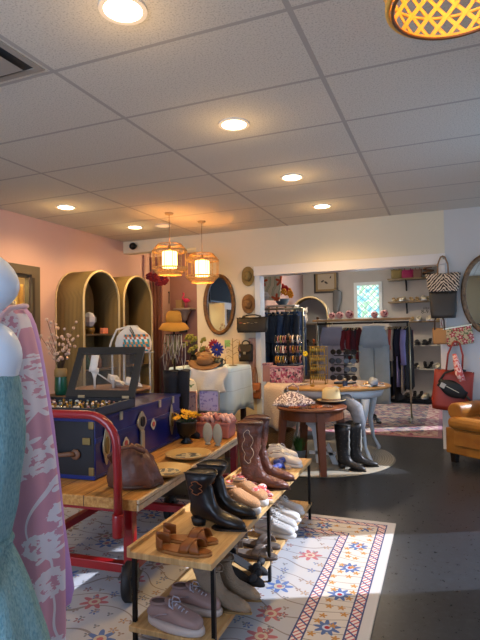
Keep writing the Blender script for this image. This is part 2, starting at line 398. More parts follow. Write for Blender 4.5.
# ================= RUGS
def rug_material(name, W, L, field, bands, seeds):
    r = NT(name, .9, .1); ox, oy, oz = r.xyz(r.obj())
    u = r.ma('MULTIPLY', ox, -1); v = r.ma('MULTIPLY', oy, -1)
    d = r.ma('MINIMUM', r.ma('MINIMUM', u, r.ma('SUBTRACT', W, u)), r.ma('MINIMUM', v, r.ma('SUBTRACT', L, v)))
    xv = r.comb(ox, oy, 0)
    wob = r.n('ShaderNodeTexNoise'); wob.inputs['Scale'].default_value = 9; r.put(xv, wob.inputs['Vector'])
    base = r.mix(r.noise(3, xv, 4), field[0], field[1])
    # vines: thin curved bands
    w = r.n('ShaderNodeTexWave'); w.wave_type = 'RINGS'; w.inputs['Scale'].default_value = 1.3; w.inputs['Distortion'].default_value = 7; w.inputs['Detail'].default_value = 1; w.inputs['Detail Scale'].default_value = 1.6
    r.put(xv, w.inputs['Vector'])
    vine = r.lt(r.ma('ABSOLUTE', r.ma('SUBTRACT', w.outputs['Fac'], .5)), .055)
    c = r.mix(vine, base, field[2])
    for (sc, pet, size, amp, cols, off) in seeds:
        vv = r.vm('ADD', xv, (off, off*1.7, 0))
        m, dist, cc = r.flower(vv, sc, pet, size, amp, .75)
        h = r.xyz(cc)[0]
        fc = r.ramp(h, [(0, cols[0]), (.45, cols[1]), (.75, cols[2])], 'CONSTANT')
        c = r.mix(m, c, fc)
        c = r.mix(r.lt(dist, size*.55), c, cols[3]); c = r.mix(r.lt(dist, size*.28), c, cols[1])
    # borders
    wide = r.mix(r.noise(4, xv), 'd6cfc4', 'c6c2bd')
    w2 = r.n('ShaderNodeTexWave'); w2.wave_type = 'RINGS'; w2.inputs['Scale'].default_value = 2.4; w2.inputs['Distortion'].default_value = 5; w2.inputs['Detail'].default_value = 1
    r.put(xv, w2.inputs['Vector'])
    wide = r.mix(r.lt(r.ma('ABSOLUTE', r.ma('SUBTRACT', w2.outputs['Fac'], .5)), .06), wide, '8f8a7e')
    along = r.mix(r.lt(u, v), ox, oy)
    sv = r.comb(along, r.ma('ADD', d, -.18), 0)
    # regular big flowers along the wide border
    al = r.ma('SUBTRACT', r.ma('FRACT', r.ma('DIVIDE', along, .30)), .5); al = r.ma('MULTIPLY', al, .30); dv = r.ma('SUBTRACT', d, .185)
    ang = r.ma('ARCTAN2', dv, al); rr = r.ma('SQRT', r.ma('ADD', r.ma('MULTIPLY', al, al), r.ma('MULTIPLY', dv, dv)))
    rad = r.ma('MULTIPLY_ADD', r.ma('SINE', r.ma('MULTIPLY', ang, 9)), .014, .048)
    wide = r.mix(r.lt(rr, rad), wide, '5a70a0'); wide = r.mix(r.lt(rr, .022), wide, 'b8c4d8'); wide = r.mix(r.lt(rr, .012), wide, 'a83c46')
    m, dist, cc = r.flower(r.vm('ADD', xv, (3.1, 5.2, 0)), 13, 5, .015, .006); wide = r.mix(m, wide, 'b98a52')
    guard = r.mix(r.lt(r.ma('ABSOLUTE', r.ma('SINE', r.ma('MULTIPLY', r.ma('ADD', along, r.ma('MULTIPLY', d, 1.2)), 95))), .55), 'd9cfc9', 'b4606a')
    guard = r.mix(r.lt(r.ma('ABSOLUTE', r.ma('SINE', r.ma('MULTIPLY', r.ma('SUBTRACT', along, d), 48))), .3), guard, '5a5f86')
    for lo, hi, kind in ((0, .05, 'o'), (.05, .058, 'l'), (.058, .10, 'g'), (.10, .108, 'l'), (.108, .265, 'w'), (.265, .273, 'l'), (.273, .315, 'g'), (.315, .323, 'l')):
        msk = r.ma('MULTIPLY', r.gt(d, lo), r.lt(d, hi))
        c = r.mix(msk, c, {'o': bands[0], 'l': '4c5478', 'g': guard, 'w': wide}[kind])
    c = r.mix(r.lt(d, .004), c, bands[1])
    r.col(c); r.bump(r.noise(260, xv, 2), .25, .003)
    return r.m
rw, rl = 3.4, 4.6
rm = rug_material('persian_rug', rw, rl, ('aab2c0', 'b9b4ae', '8d8684'), ('c4c4c4', 'b9b8b4'),
    [(3.6, 7, .052, .02, ('5d74a6', 'ab6a70', '8b7a72', 'b9ae9c'), 0.0), (7.0, 5, .016, .009, ('8f6468', '68769c', 'a08672', 'b5aa9a'), 2.3), (9.5, 3, .010, .007, ('74787f', '8d7a74', '6f80a0', 'a8a49e'), 7.7)])
o = MB().box((-rw/2, -rl/2, .005), (rw, rl, .01)).build('patterned_rug', rm, loc=(-.345, 3.585, 0), rz=.01)
tag(o, 'large ivory and blue floral rug with pink border under the shoe rack and cart', 'rug')
r2 = NT('faded_rug', .95, .1); ox, oy, oz = r2.xyz(r2.obj()); xv = r2.comb(ox, oy, 0)
c = r2.ramp(r2.noise(7, xv, 6, .7), [(.3, '7c6c70'), (.45, 'a09088'), (.6, 'b8aa9c'), (.75, '8e7a7c')])
m, dd_, cc = r2.flower(xv, 4, 6, .09, .03); c = r2.mix(m, c, '94747a')
m, dd_, cc = r2.flower(r2.vm('ADD', xv, (2, 3, 0)), 7, 4, .04, .015); c = r2.mix(m, c, '5f6478')
dy = r2.ma('MINIMUM', oy, r2.ma('SUBTRACT', 1.9, ox)); c = r2.mix(r2.lt(dy, .22), c, r2.ramp(r2.noise(14, xv, 5), [(.4, '9a5a70'), (.55, 'c9b3a8')])); c = r2.mix(r2.lt(dy, .05), c, 'a8808c')
r2.col(c)
o = MB().box((.95, 1.45, .005), (1.9, 2.0+.9, .01)).build('faded_rug', r2.m, loc=(-1.98, 6.6, 0)); tag(o, 'faded pink and beige vintage rug in the doorway to the farther room', 'rug')
g = NT('round_rug_weave', .95, .1); ox, oy, oz = g.xyz(g.obj())
rr = g.ma('SQRT', g.ma('ADD', g.ma('MULTIPLY', ox, ox), g.ma('MULTIPLY', oy, oy)))
st = g.ma('SINE', g.ma('MULTIPLY', rr, 260)); g.col(g.mix(g.ma('MULTIPLY_ADD', st, .5, .5), '8c8678', 'a29c8e')); g.bump(st, .4, .004)
tag(MB().lathe([(.001, .0), (.79, 0), (.80, .006), (.785, .012), (.001, .012)], 64).build('round_rug', g.m, loc=(-1.30, 5.28, 0)), 'round grey-beige woven rug beneath the tables', 'rug')

# ================= LIGHT
sun = bpy.data.lights.new('sun', 'SUN'); sun.energy = 7; sun.angle = math.radians(.6); sun.color = lin('eef2ff')[:3]
so = bpy.data.objects.new('sun', sun); C.objects.link(so)
el = math.radians(35); dv = Vector((-.898*math.cos(el), -.44*math.cos(el), -math.sin(el)))
so.rotation_euler = dv.to_track_quat('-Z', 'Y').to_euler(); so.location = (6, 6, 6)
w = bpy.data.worlds.new('sky'); SC.world = w; w.use_nodes = True
bg = w.node_tree.nodes['Background']; bg.inputs[0].default_value = lin('9cc4f0'); bg.inputs[1].default_value = 1.6
light('window_skylight', 'AREA', (-1.7, YF-.02, 1.42), 108, 'd2e2ff', 3.7, (math.radians(90), 0, 0), 2.1)
light('side_window_skylight', 'AREA', (XR+.1, 3.7, 1.2), 30, 'b4d2ff', .8, (0, math.radians(90), 0), 2.2)
light('side_window_skylight', 'AREA', (XR+.1, 5.8, 1.2), 12, 'b4d2ff', .4, (0, math.radians(90), 0), 2.2)
light('far_window_light', 'AREA', (-1.38, 9.9, 1.9), 22, 'cfe6ff', .6, (math.radians(-90), 0, 0), .6)
light('far_side_window_light', 'AREA', (.76, 7.72, 1.2), 24, 'c4dcff', .4, (0, math.radians(90), 0), 1.9)
light('fitting_room_fill', 'POINT', (-3.5, 6.75, 2.3), 14, 'ffd7a0', .08)  # added fill without a fixture, brightens the drapes behind the soffit
light('far_room_fill', 'POINT', (-2.0, 8.2, 2.35), 22, 'ffe8d0', .1)  # fill light with no fixture, added to lift the denim and garments
light('side_room_lamp', 'POINT', (XL-.27, 3.9, 2.2), 24, 'ffe2a0', .1)
# ================= FOREGROUND FIGURES (frame turned with the aisle)
YAW = math.radians(22)
def fl(px, py, d): return Vector(((px-240)/FP*d, d, HC+(334+.018*(240-px)-py)/FP*d))
def frame_at(px, d):
    x = (px-240)/FP*d
    return Vector((x*math.cos(YAW)-d*math.sin(YAW), x*math.sin(YAW)+d*math.cos(YAW), 0))
def body_rings(rows, cx, d, n=28, fold=0, nf=7, ph=0):
    """rows: (py, right_px, depth_radius); rings in the local frame whose origin is at px=cx"""
    rings = []
    for i, (py, rx, ry) in enumerate(rows):
        z = fl(cx, py, d).z; hw = (rx-cx)/FP*d
        t = i/(len(rows)-1); rg = []
        for j in range(n):
            a = 2*PI*j/n; k = 1+fold*t*math.sin(nf*a+ph+1.5*t)
            rg.append((hw*k*math.cos(a), ry*k*math.sin(a), z))
        rings.append(rg)
    return rings
skin = mat('mannequin_white', 'd9e8fa', .35)
d0 = 1.38; cx = -34
mq = thing('display_mannequin', 'smooth white egg-head mannequin at the left edge of the picture', 'mannequin', frame_at(cx, d0), YAW)
b = MB()
b.loft(body_rings([(246, -30, .02), (250, -10, .07), (262, 8, .095), (276, 17, .105), (289, 19.5, .105), (300, 14, .095), (310, 3, .07), (316, -6, .052), (321, -8, .05), (325, 3, .065), (332, 12, .09), (343, 18.5, .10), (356, 22, .105), (370, 19, .105), (385, 13, .10), (410, 14, .105), (470, 10, .10), (540, -3, .09), (600, 8, .11), (640, 10, .11), (690, -2, .06)], cx, d0), True)
b.build('body', skin, mq, sub=1)
st = MB(); zl = fl(cx, 690, d0).z
st.cyl((0, 0, .01), (0, 0, zl+.02), .014); st.lathe([(.001, 0), (.16, 0), (.16, .008), (.02, .014), (.001, .014)], 32)
st.build('stand', mat('brushed_steel', '9a9a9a', .3, 1), mq)
tm = NT('teal_gauze', .9, .1)
ob = tm.obj(); sx, sy, sz = tm.xyz(ob)
n = tm.noise(14, tm.comb(tm.ma('MULTIPLY', sx, 6), tm.ma('MULTIPLY', sy, 6), sz), 5, .7); n2 = tm.noise(220, tm.comb(sx, sy, tm.ma('MULTIPLY', sz, .35)), 3)
tm.col(tm.ramp(n2, [(.3, '64929e'), (.6, '8ab0b8')])); tm.bump(tm.ma('ADD', tm.ma('MULTIPLY', n, 1.5), tm.ma('MULTIPLY', n2, .5)), .9, .008)
dr = thing('teal_dress', 'teal crinkled gauze wrap dress tied at the waist on the white mannequin', 'dress', frame_at(cx, d0), YAW)
b = MB(); b.loft(body_rings([(376, 15, .108), (384, 17, .112), (402, 19, .118), (425, 22, .122), (450, 21, .122), (475, 17, .118), (505, 14, .108), (530, 8, .10), (539, 6, .098), (548, 8, .10), (565, 15, .12), (590, 26, .135), (615, 34, .15), (645, 44, .165), (690, 56, .18), (760, 68, .2)], cx, d0, 56, .05, 9), False)
b.build('skirt_and_bodice', tm.m, dr, solid=.003)
b = MB(); w = [fl(x, y, d0)-fl(cx, 0, d0) for x, y in ()]
zz = fl(cx, 541, d0).z
b.torus((0, 0, zz), .118, .011, 40, 8, sx=.92, sy=.86)
for k in range(2): b.tube([(.105, -.05, zz), (.11, -.075, zz-.05), (.10+.02*k, -.085, zz-.16), (.095+.03*k, -.09, zz-.32)], [.012, .01, .011, .012], 6)
b.ball((.105, -.055, zz), .02); b.build('tie_belt', tm.m, dr)
b = MB()
for s in (-1, 1): b.tube([(-.0+.09*s, -.105, fl(cx, 386, d0).z), (.085*s, -.07, fl(cx, 350, d0).z), (.07*s, 0, fl(cx, 334, d0).z), (.08*s, .07, fl(cx, 352, d0).z), (.09*s, .105, fl(cx, 386, d0).z)], .009, 6)
b.build('strap', tm.m, dr)

# pink floral robe on its own stand
pm = NT('pink_floral_satin', .5, .3)
sx, sy, sz = pm.xyz(pm.obj()); v2 = pm.comb(sx, sz, 0)
wn = pm.n('ShaderNodeTexNoise'); wn.inputs['Scale'].default_value = 9; pm.put(v2, wn.inputs['Vector'])
v3 = pm.vm('ADD', v2, pm.vm('MULTIPLY', wn.outputs['Color'], (.05, .05, 0)))
base = pm.mix(pm.noise(2.5, v2, 2), 'c690ab', 'cc9db2')
m1, dd1, cc = pm.flower(v3, 8.2, 5, .058, .022, .9)
jag = pm.noise(60, v2, 3)
m1 = pm.lt(dd1, pm.ma('MULTIPLY_ADD', jag, .05, .012))
m2, dd2, _ = pm.flower(pm.vm('ADD', v3, (3.3, 1.7, 0)), 10, 5, .020, .010, .8)
wv = pm.n('ShaderNodeTexWave'); wv.wave_type = 'BANDS'; wv.inputs['Scale'].default_value = 1.5; wv.inputs['Distortion'].default_value = 9; wv.inputs['Detail'].default_value = 1.5; wv.inputs['Detail Scale'].default_value = 1.3
pm.put(v2, wv.inputs['Vector'])
vn = pm.lt(pm.ma('ABSOLUTE', pm.ma('SUBTRACT', wv.outputs['Fac'], .5)), .04)
msk = pm.ma('MAXIMUM', pm.ma('MAXIMUM', m1, m2), vn)
cen = pm.ma('MULTIPLY', pm.lt(dd1, .022), pm.gt(jag, .52))
msk = pm.ma('MULTIPLY', msk, pm.ma('SUBTRACT', 1, cen))
pm.col(pm.mix(msk, base, 'dcd9e6'))
d1 = 1.62; cx2 = 12
rb = thing('floral_robe', 'pink satin robe with white flowers and a lilac inside, hanging behind the mannequin', 'robe', frame_at(cx2, d1), YAW)
rows = [(306, 17, .05), (312, 22, .07), (320, 27, .08), (335, 32, .085), (360, 38, .09), (400, 44, .10), (450, 51, .105), (500, 56, .11), (550, 60, .115), (590, 60, .12), (620, 60, .12), (655, 59, .12), (700, 58, .12)]
b = MB(); b.loft(body_rings(rows, cx2, d1, 72, .085, 8, .6), False); b.build('robe_body', pm.m, rb, solid=.003)
lil = mat('lilac_satin', 'b48ccf', .45, bump=.1, bscale=12)
rows2 = [(307, 12, .05), (313, 20, .06), (325, 26, .06), (345, 31, .065), (380, 37, .07), (430, 44, .08), (480, 49, .085), (530, 53.5, .09), (570, 59, .095), (595, 62, .10), (608, 59, .09), (613, 52, .08)]
b = MB(); b.loft(body_rings(rows2, cx2, d1, 72, .05, 6, .2), False)
lo = b.build('lining', lil, rb, solid=.003); lo.location = (.006, .05, 0); lo['label'] = 'lilac satin inside'
zc = fl(0, 311, d1).z
b = MB(); b.tube([(-.02, -.085, zc-.07), (.005, -.09, zc-.025), (.03, -.075, zc+.002), (.05, -.03, zc+.012), (.035, .03, zc+.015), (0, .05, zc+.015)], .008, 8); b.build('collar', mat('pale_pink_trim', 'e3c3cc', .5), rb)
b = MB(); b.cyl((0, 0, .01), (0, 0, zc+.03), .012); b.lathe([(.001, 0), (.17, 0), (.17, .008), (.02, .014), (.001, .014)], 32)
b.tube([(-.15, 0, zc-.06), (-.08, 0, zc-.015), (0, 0, zc-.005), (.03, 0, zc-.02)], .01, 8)
b.build('garment_stand', MATS['brushed_steel'], rb)

# ================= CART
red = mat('red_enamel', '8e1018', .28, bump=.02, coat=.4)
wood_c = NT('cart_plank_wood', .5, .4)
sx, sy, sz = wood_c.xyz(wood_c.obj()); wv = wood_c.noise(5, wood_c.comb(wood_c.ma('MULTIPLY', sx, 9), wood_c.ma('MULTIPLY', sy, .9), wood_c.ma('MULTIPLY', sz, 9)), 5, .65)
seam = wood_c.lt(wood_c.ma('ABSOLUTE', wood_c.ma('SUBTRACT', wood_c.ma('FRACT', wood_c.ma('DIVIDE', sx, .2)), .5)), .012)
wood_c.col(wood_c.mix(seam, wood_c.ramp(wv, [(.3, '8a5a26'), (.5, 'b27c3a'), (.7, 'c99a58')]), '3a2412')); wood_c.bump(wv, .15, .004)
CZ = .5; crz = .075
c0 = Vector((-1.42, 2.13, 0))
cart = thing('platform_cart', 'red steel platform cart with a plank deck, loop handle and dark wheels', 'cart', c0, crz)
CW, CL = .80, 1.78
b = MB()
b.box((-CW/2, CL/2, CZ-.03), (CW, CL, .055)); b.build('deck', wood_c.m, cart, bev=.004)
wood_e = mat('pale_deck_edge', 'cdb594', .6, var=.25, vscale=30)
b = MB(); b.box((.008, CL/2, CZ-.012), (.016, CL, .02)); b.box((.006, CL/2, CZ-.042), (.012, CL, .03)); b.build('edge_strip', wood_e, cart, bev=.003)
def cframe(z0=CZ-.058):
    b = MB()
    b.box((-CW/2-.03, .12, z0-.025), (CW-.12, .05, .05)); b.box((-CW/2-.03, CL-.12, z0-.025), (CW-.12, .05, .05))
    return b
cframe().build('cross_rail', red, cart, bev=.004)
zlo = .15
for X in (-.06, -CW+.06):
    for Y in (-.0+.02, CL-.12):
        MB().box((X, Y+.02, (CZ-.058+zlo)/2), (.05, .05, CZ-.058-zlo)).build('post', red, cart, bev=.004)
b = MB()
for X in (-.06, -CW+.06): b.box((X, CL/2-.03, zlo), (.045, CL-.1, .045))
for Y in (.04, CL/2, CL-.1): b.box((-CW/2, Y, zlo), (CW-.16, .045, .045))
b.build('lower_frame', red, cart, bev=.004)
# loop handle at the near end
ht = .912; b = MB(); pts = []
xr, xl = -.075, -.76
pts = [(xr, -.045, CZ-.10), (xr, -.045, CZ+.13), (xr-.005, -.045, ht-.2)]
for k in range(7):
    a = k/6*PI/2; pts.append((xr-.16+.155*math.cos(a), -.045, ht-.15+.15*math.sin(a)))
for k in range(7):
    a = PI/2+k/6*PI/2; pts.append((xl+.16+.155*math.cos(a), -.045, ht-.15+.15*math.sin(a)))
pts += [(xl, -.045, ht-.2), (xl, -.045, CZ-.10)]
b.tube(pts, .021, 14); b.build('loop_handle', red, cart)
for X in (xr, xl):
    MB().cyl((X, -.045, CZ-.17), (X, -.045, CZ-.06), .029, n=18).build('handle_socket', red, cart, bev=.003)
rub = mat('black_rubber', '141416', .6); hubm = mat('grey_hub', '5c6266', .4, .6)
def wheel(X, Y, r, par, rz=0):
    w = MB(); T = Matrix.Translation((X, Y, r)) @ Matrix.Rotation(rz, 4, 'Z') @ Matrix.Rotation(PI/2, 4, 'Y')
    w.lathe([(r*.68, -.018), (r*.9, -.024), (r, -.014), (r, .014), (r*.9, .024), (r*.68, .018), (r*.68, -.018)], 32, M=T, cap=False)
    t = w.build('wheel', rub, par)
    h = MB(); h.lathe([(.001, -.012), (.02, -.03), (.03, -.014), (r*.69, -.006), (r*.69, .006), (.03, .014), (.02, .03), (.001, .012)], 24, M=T); h.build('hub', hubm, t)
    k = MB(); 
    for s in (-1, 1): k.box((0, 0, 0), (.006, .05, r+.02), M=Matrix.Translation((X, Y, 0)) @ Matrix.Rotation(rz, 4, 'Z') @ Matrix.Translation((s*.034, 0, (r+.128)/2+.0)))
    k.box((X, Y, .1275-.004), (.1, .09, .008), rz=rz); k.build('caster_fork', red if r > .1 else hubm, t)
for X, Y, a, rr_ in ((-.05, .02, .25, .098), (-CW+.06, .05, .1, .098), (-.33, 1.06, .1, .085), (-.06, CL-.2, .1, .062), (-CW+.06, CL-.2, .1, .062)): wheel(X, Y, rr_, cart, a)
# ================= SHOES
def foot_outline(L, w, n=28, grow=0, point=0):
    pts = []
    for i in range(n):
        a = 2*PI*i/n; c, s = math.cos(a), math.sin(a)
        x = L/2+(L/2+grow)*c
        t = max(0, min(1, x/L))
        k = .72+.28*math.sin(min(1, t*1.25)*PI*.75) if t < .8 else 1-.1*(t-.8)/.2
        if point: k *= 1-point*max(0, (t-.6)/.4)
        ss = math.copysign(abs(s)**.8, s)
        pts.append((x, (w/2+grow)*ss*k))
    return pts
def xring(pb, pf, hw, n=16, ex=.85):
    """ellipse between back/bottom point pb and front/top point pf (x,z), half width hw"""
    r = []
    for j in range(n):
        a = 2*PI*j/n; c, s = math.cos(a), math.sin(a)
        cc = math.copysign(abs(c)**ex, c); ss = math.copysign(abs(s)**ex, s)
        r.append(((pb[0]+pf[0])/2+(pf[0]-pb[0])/2*cc, hw*ss, (pb[1]+pf[1])/2+(pf[1]-pb[1])/2*cc))
    return r
def shoe_thing(name, label, cat, h, t, z, group=None, L0=.27, flip=1, sc=None, zoff=0):
    a, b_ = G(h[0], h[1], z), G(t[0], t[1], z); v = b_-a
    L = v.length
    s = sc or L/L0
    return thing(name, label, cat, (a.x, a.y, z+zoff), math.atan2(v.y, v.x), group, sc=s)
def boot_mesh(hs, L=.27, shaft_w=.052, top_tilt=.004, heel=.035, wide=.014):
    S = [((.268, .010), (.272, .018), .008), ((.255, .008), (.262, .034), .021), ((.225, .007), (.232, .05), .034), ((.19, .007), (.188, .064), .041), ((.15, .010), (.145, .078), .038),
         ((.115, .024), (.125, .100), .034), ((.06, .032), (.117, .128), .036), ((.012, .036), (.112, .15), .036), ((-.004, .06), (.108, .175), .037), ((-.002, .10), (.098, .19), .038)]
    z = .2; n = max(3, int((hs-.2)/.05)+1)
    for i in range(1, n+1):
        zz = .12+(hs-.12)*i/n; S.append(((-.006-(.010+wide)*i/n, zz), (.106+(.008+wide)*i/n, zz+.07*(1-i/n)+top_tilt*i/n*.6), lerp(.04, shaft_w, i/n)))
    return S
def make_boot(t, hs, m, ms, heelm, stitch=None, shaft_w=.052, style=0):
    S = boot_mesh(hs, shaft_w=shaft_w)
    b = MB(); rings = [xring(*s) for s in S]
    rings[-1] = [(p[0], p[1], p[2]+.016*abs(p[1])/S[-1][2]) for p in rings[-1]]

    b.loft(rings, True)
    # solid top: dark lid with the shade of a hollow in its colour
    up = b.build('upper', m, t)
    top = S[-1]; c = MB()
    c.loft([xring((top[0][0]+.006, top[0][1]+.0015), (top[1][0]-.006, top[1][1]+.0015), top[2]-.006), xring((top[0][0]+.008, top[0][1]-.0005), (top[1][0]-.008, top[1][1]-.0005), top[2]-.008)], True); c.build('opening', mat('boot_inside_shade', '1a1210', .9), t)
    s = MB(); s.prism([(max(x, .112), y*(.6 if x < .112 else 1)) for x, y in foot_outline(.278, .082, point=.55)], .009)
    s.build('sole', ms, t)
    h = MB(); h.loft([[(x*.9+.002, y*.72, 0) for x, y in circ(.034, 14, .95)], [(x*1.05, y*.95, heelm) for x, y in circ(.036, 14)]], M=Matrix.Translation((.036, 0, 0))); h.build('heel', ms, t)
    b = MB()   # pull-tab piping round the scalloped rim
    rr = xring(top[0], top[1], top[2]+.001, 24); b.tube([(p[0], p[1], p[2]+.016*abs(p[1])/top[2]) for p in rr], .0035, 6, True)
    b.build('collar_rim', m, t)
    if stitch:
        b = MB()
        for sd in (-1, 1):
            b = MB(); pts = []
            for i in range(64):
                w_ = 2*PI*i/64; zc = (.15+hs-.02)/2; zq = zc+(hs-.17)/2*math.sin(w_); xq = .048+.034*math.cos(w_)*(.45+.55*abs(math.sin(3.5*w_)))
                kx = abs((xq-.052)/.078); hw = lerp(.0385, shaft_w, max(0, min(1, (zq-.12)/(hs-.12))))*math.sqrt(max(.05, 1-kx*kx))**.85+.0022
                pts.append((xq, sd*hw, zq))
            b.tube(pts, .0020, 5, True); b.build('stitching', stitch, t)
def make_sneaker(t, m, ms, ml, hi=.062, sole=.03, slip=False, lace=True):
    s = MB()
    o1 = foot_outline(.28, .098); o2 = foot_outline(.285, .104, grow=.001)
    s.loft([[(x*.99+.001, y*.95, 0) for x, y in o1], [(x, y, .006) for x, y in o2], [(x, y, sole*.8) for x, y in o2], [(x, y*.97, sole) for x, y in o1]]); s.build('sole', ms, t)
    S = [((.275, sole-.004), (.277, sole+.012), .016), ((.262, sole-.004), (.262, sole+.032), .034), ((.235, sole-.004), (.235, sole+.042), .044), ((.20, sole-.004), (.198, sole+.048), .046), ((.165, sole-.004), (.160, sole+.058), .045),
         ((.13, sole-.004), (.130, sole+.071), .043)]
    if slip: S += [((.09, sole-.004), (.118, sole+.074), .042), ((.04, sole-.004), (.09, sole+.068), .041), ((.01, sole), (.05, sole+.062), .037), ((-.002, sole+.02), (.012, sole+.058), .026)]
    else: S += [((.09, sole-.004), (.120, sole+hi-.004), .041), ((.04, sole-.004), (.108, sole+hi+.008), .040), ((.008, sole), (.06, sole+hi), .037), ((-.002, sole+.02), (.018, sole+hi-.002), .028)]
    b = MB(); b.loft([xring(*q, ex=.7) for q in S]); up = b.build('upper', m, t, sub=1)
    zt = sole+(.066 if slip else hi)
    c = MB(); c.lathe([(.001, 0), (1, 0), (1, .006), (.001, .006)], 20, sx=.040, sy=.026, M=Matrix.Translation((.058, 0, zt-.001)) @ Matrix.Rotation(-.12, 4, 'Y')); c.build('opening', mat('shoe_inside', '6a5a58', .9), t)
    c = MB(); c.torus((.058, 0, zt+.002), 1, .005, 20, 6) if False else c.tube([(.058+.043*math.cos(a), .028*math.sin(a), zt+.003+.004*math.cos(a)) for a in [2*PI*i/20 for i in range(20)]], .0055, 6, True); c.build('collar', m, t)
    if lace and not slip:
        l = MB()
        for k in range(5):
            x = .125+.018*k; z = sole+.074-.0065*k
            l.tube([(x, -.022, z-.012), (x+.004, 0, z+.004), (x+.002, .022, z-.012)], .0028, 6)
        for sd in (-1, 1): l.tube([(.125, 0, sole+.082), (.122, sd*.015, sole+.092), (.135, sd*.036, sole+.078), (.15, sd*.030, sole+.064), (.13, sd*.006, sole+.076)], .0028, 6)
        l.build('laces', ml, t)
        g = MB(); g.loft([xring((.168, sole+.052), (.172, sole+.058), .014), xring((.12, sole+.065), (.118, sole+.077), .022), xring((.104, sole+.075), (.098, sole+.092), .022)]); g.build('tongue', m, t)
    g = MB()
    for sd in (-1, 1): g.tube([(.05, sd*.0425, sole+.012), (.09, sd*.046, sole+.035), (.13, sd*.045, sole+.046)], .003, 5)
    g.build('side_overlay', mat('overlay_grey', 'a99aa0', .6) if not slip else m, t)
def make_sandal(t, m, ms, wedge=.012, back=True, cross=True, ankle=False):
    s = MB(); o = foot_outline(.255, .088)
    top = [(x, y, wedge*(1 if x > .13 else 1)+(.018 if x < .09 else .018*max(0, (.15-x)/.06) if x < .15 else 0)*0+wedge) for x, y in o]
    s.loft([[(x, y, 0) for x, y in o], [(x, y*1.0, wedge) for x, y in o]]); s.build('sole', ms, t)
    f = MB(); f.prism(foot_outline(.245, .08), .004, Matrix.Translation((.005, 0, wedge))); f.build('footbed', m, t)
    def band(xa, xb, w, h):
        b = MB()
        def fn(u, v):
            a = PI*u; x = lerp(xa, xb, u)+(v-.5)*w; return (x, .042*math.cos(a), wedge+.002+h*math.sin(a)**.8)
        b.sheet(fn, 15, 5); b.build('strap', m, t, solid=.003)
    if cross: band(.135, .195, .045, .045); band(.195, .14, .045, .048)
    else: band(.17, .17, .035, .035); band(.115, .115, .02, .045)
    if back:
        b = MB()
        def fn(u, v):
            a = PI/2+PI*u; return (.045+.045*math.cos(a), .037*math.sin(a), wedge+(.062*(1-.35*abs(2*u-1)))*v+.002)
        b.sheet(fn, 15, 5); b.build('heel_cup', m, t, solid=.003)
    if ankle:
        b = MB(); b.tube([(.055+.035*math.cos(a), .032*math.sin(a), wedge+.07) for a in [2*PI*i/16 for i in range(16)]], .004, 6, True); b.tube([(.02, -.032, wedge), (.03, -.032, wedge+.07)], .004); b.tube([(.02, .032, wedge), (.03, .032, wedge+.07)], .004); b.build('ankle_strap', m, t)
def make_pump(t, m, heelh=.07, bow=None):
    S = [((.225, .004), (.228, .012), .008), ((.21, .003), (.212, .03), .024), ((.18, .003), (.182, .042), .034), ((.15, .006), (.155, .036), .036)]
    b = MB(); b.loft([xring(*q) for q in S]); b.build('toe_cap', m, t)
    b = MB()
    def fn(u, v):
        x = .17*(1-v)+.0; zb = heelh*(1-x/.17)**1.0*.95 if x < .17 else 0; wd = .033-.010*abs(.5-v)*2
        return (x, wd*(2*u-1), zb+.006+.004*abs(2*u-1))
    b.sheet(fn, 7, 12); b.build('sole', m, t, solid=.004)
    b = MB()
    def fn2(u, v):
        a = PI/2+PI*u; return (.045+.045*math.cos(a), .028*math.sin(a), heelh*.85+.045*v*(1-.3*abs(2*u-1)))
    b.sheet(fn2, 13, 4); b.build('heel_cup', m, t, solid=.003)
    h = MB(); h.loft([[(x, y, 0) for x, y in circ(.007, 10)], [(x, y, heelh*.5) for x, y in circ(.008, 10)], [(x-.0, y, heelh*.95) for x, y in circ(.024, 10)]], M=Matrix.Translation((.022, 0, 0))); h.build('heel', m, t)
    if bow:
        q = MB()
        for s in (-1, 1): q.ball((.18, s*.03, .05), (.02, .03, .018), 10, 6)
        q.ball((.18, 0, .052), .011, 8, 6); q.build('bow', bow, t)

# ---- the low shoe rack
SZ, S2 = .42, .12
wr = NT('pale_shelf_wood', .5, .3)
sx, sy, sz = wr.xyz(wr.obj()); nz = wr.noise(4, wr.comb(wr.ma('MULTIPLY', sx, 14), wr.ma('MULTIPLY', sy, 1.2), sz), 5, .6)
wr.col(wr.ramp(nz, [(.3, 'b08a58'), (.55, 'c9a570'), (.75, 'd8b986')])); wr.bump(nz, .08, .003)
RX0, RX1, RY0, RY1 = -1.235, -.855, 1.78, 3.50
rack = thing('shoe_rack', 'long low pale wood shoe rack with black metal legs standing on the patterned rug', 'shelf', ((RX0+RX1)/2, RY0, 0), .022)
hw = (RX1-RX0)/2; RL = RY1-RY0
MB().box((0, RL/2, SZ-.013), (hw*2, RL, .026)).build('top_board', wr.m, rack, bev=.003)
for a, b_ in ((.0, RL*.47), (RL*.49, RL)):
    MB().box((0, (a+b_)/2, S2-.011), (hw*2-.01, b_-a, .022)).build('lower_board', wr.m, rack, bev=.003)
MB().box((-hw+.01, RL/2, SZ+.008), (.018, RL, .018)).build('rear_lip', wr.m, rack, bev=.002)
bkm = mat('black_metal', '101012', .35, .5)
for yy in (.04, RL*.44, RL*.5, RL-.04):
    for s in (-1, 1):
        if yy == RL*.5: continue
        MB().box((s*(hw-.012), yy, (SZ-.026+.010)/2+.002), (.016, .016, SZ-.026-.012)).build('leg', bkm, rack)
    if yy != RL*.5:
        MB().box((0, yy, S2-.028), (hw*2-.03, .012, .012)).build('cross_bar', bkm, rack)

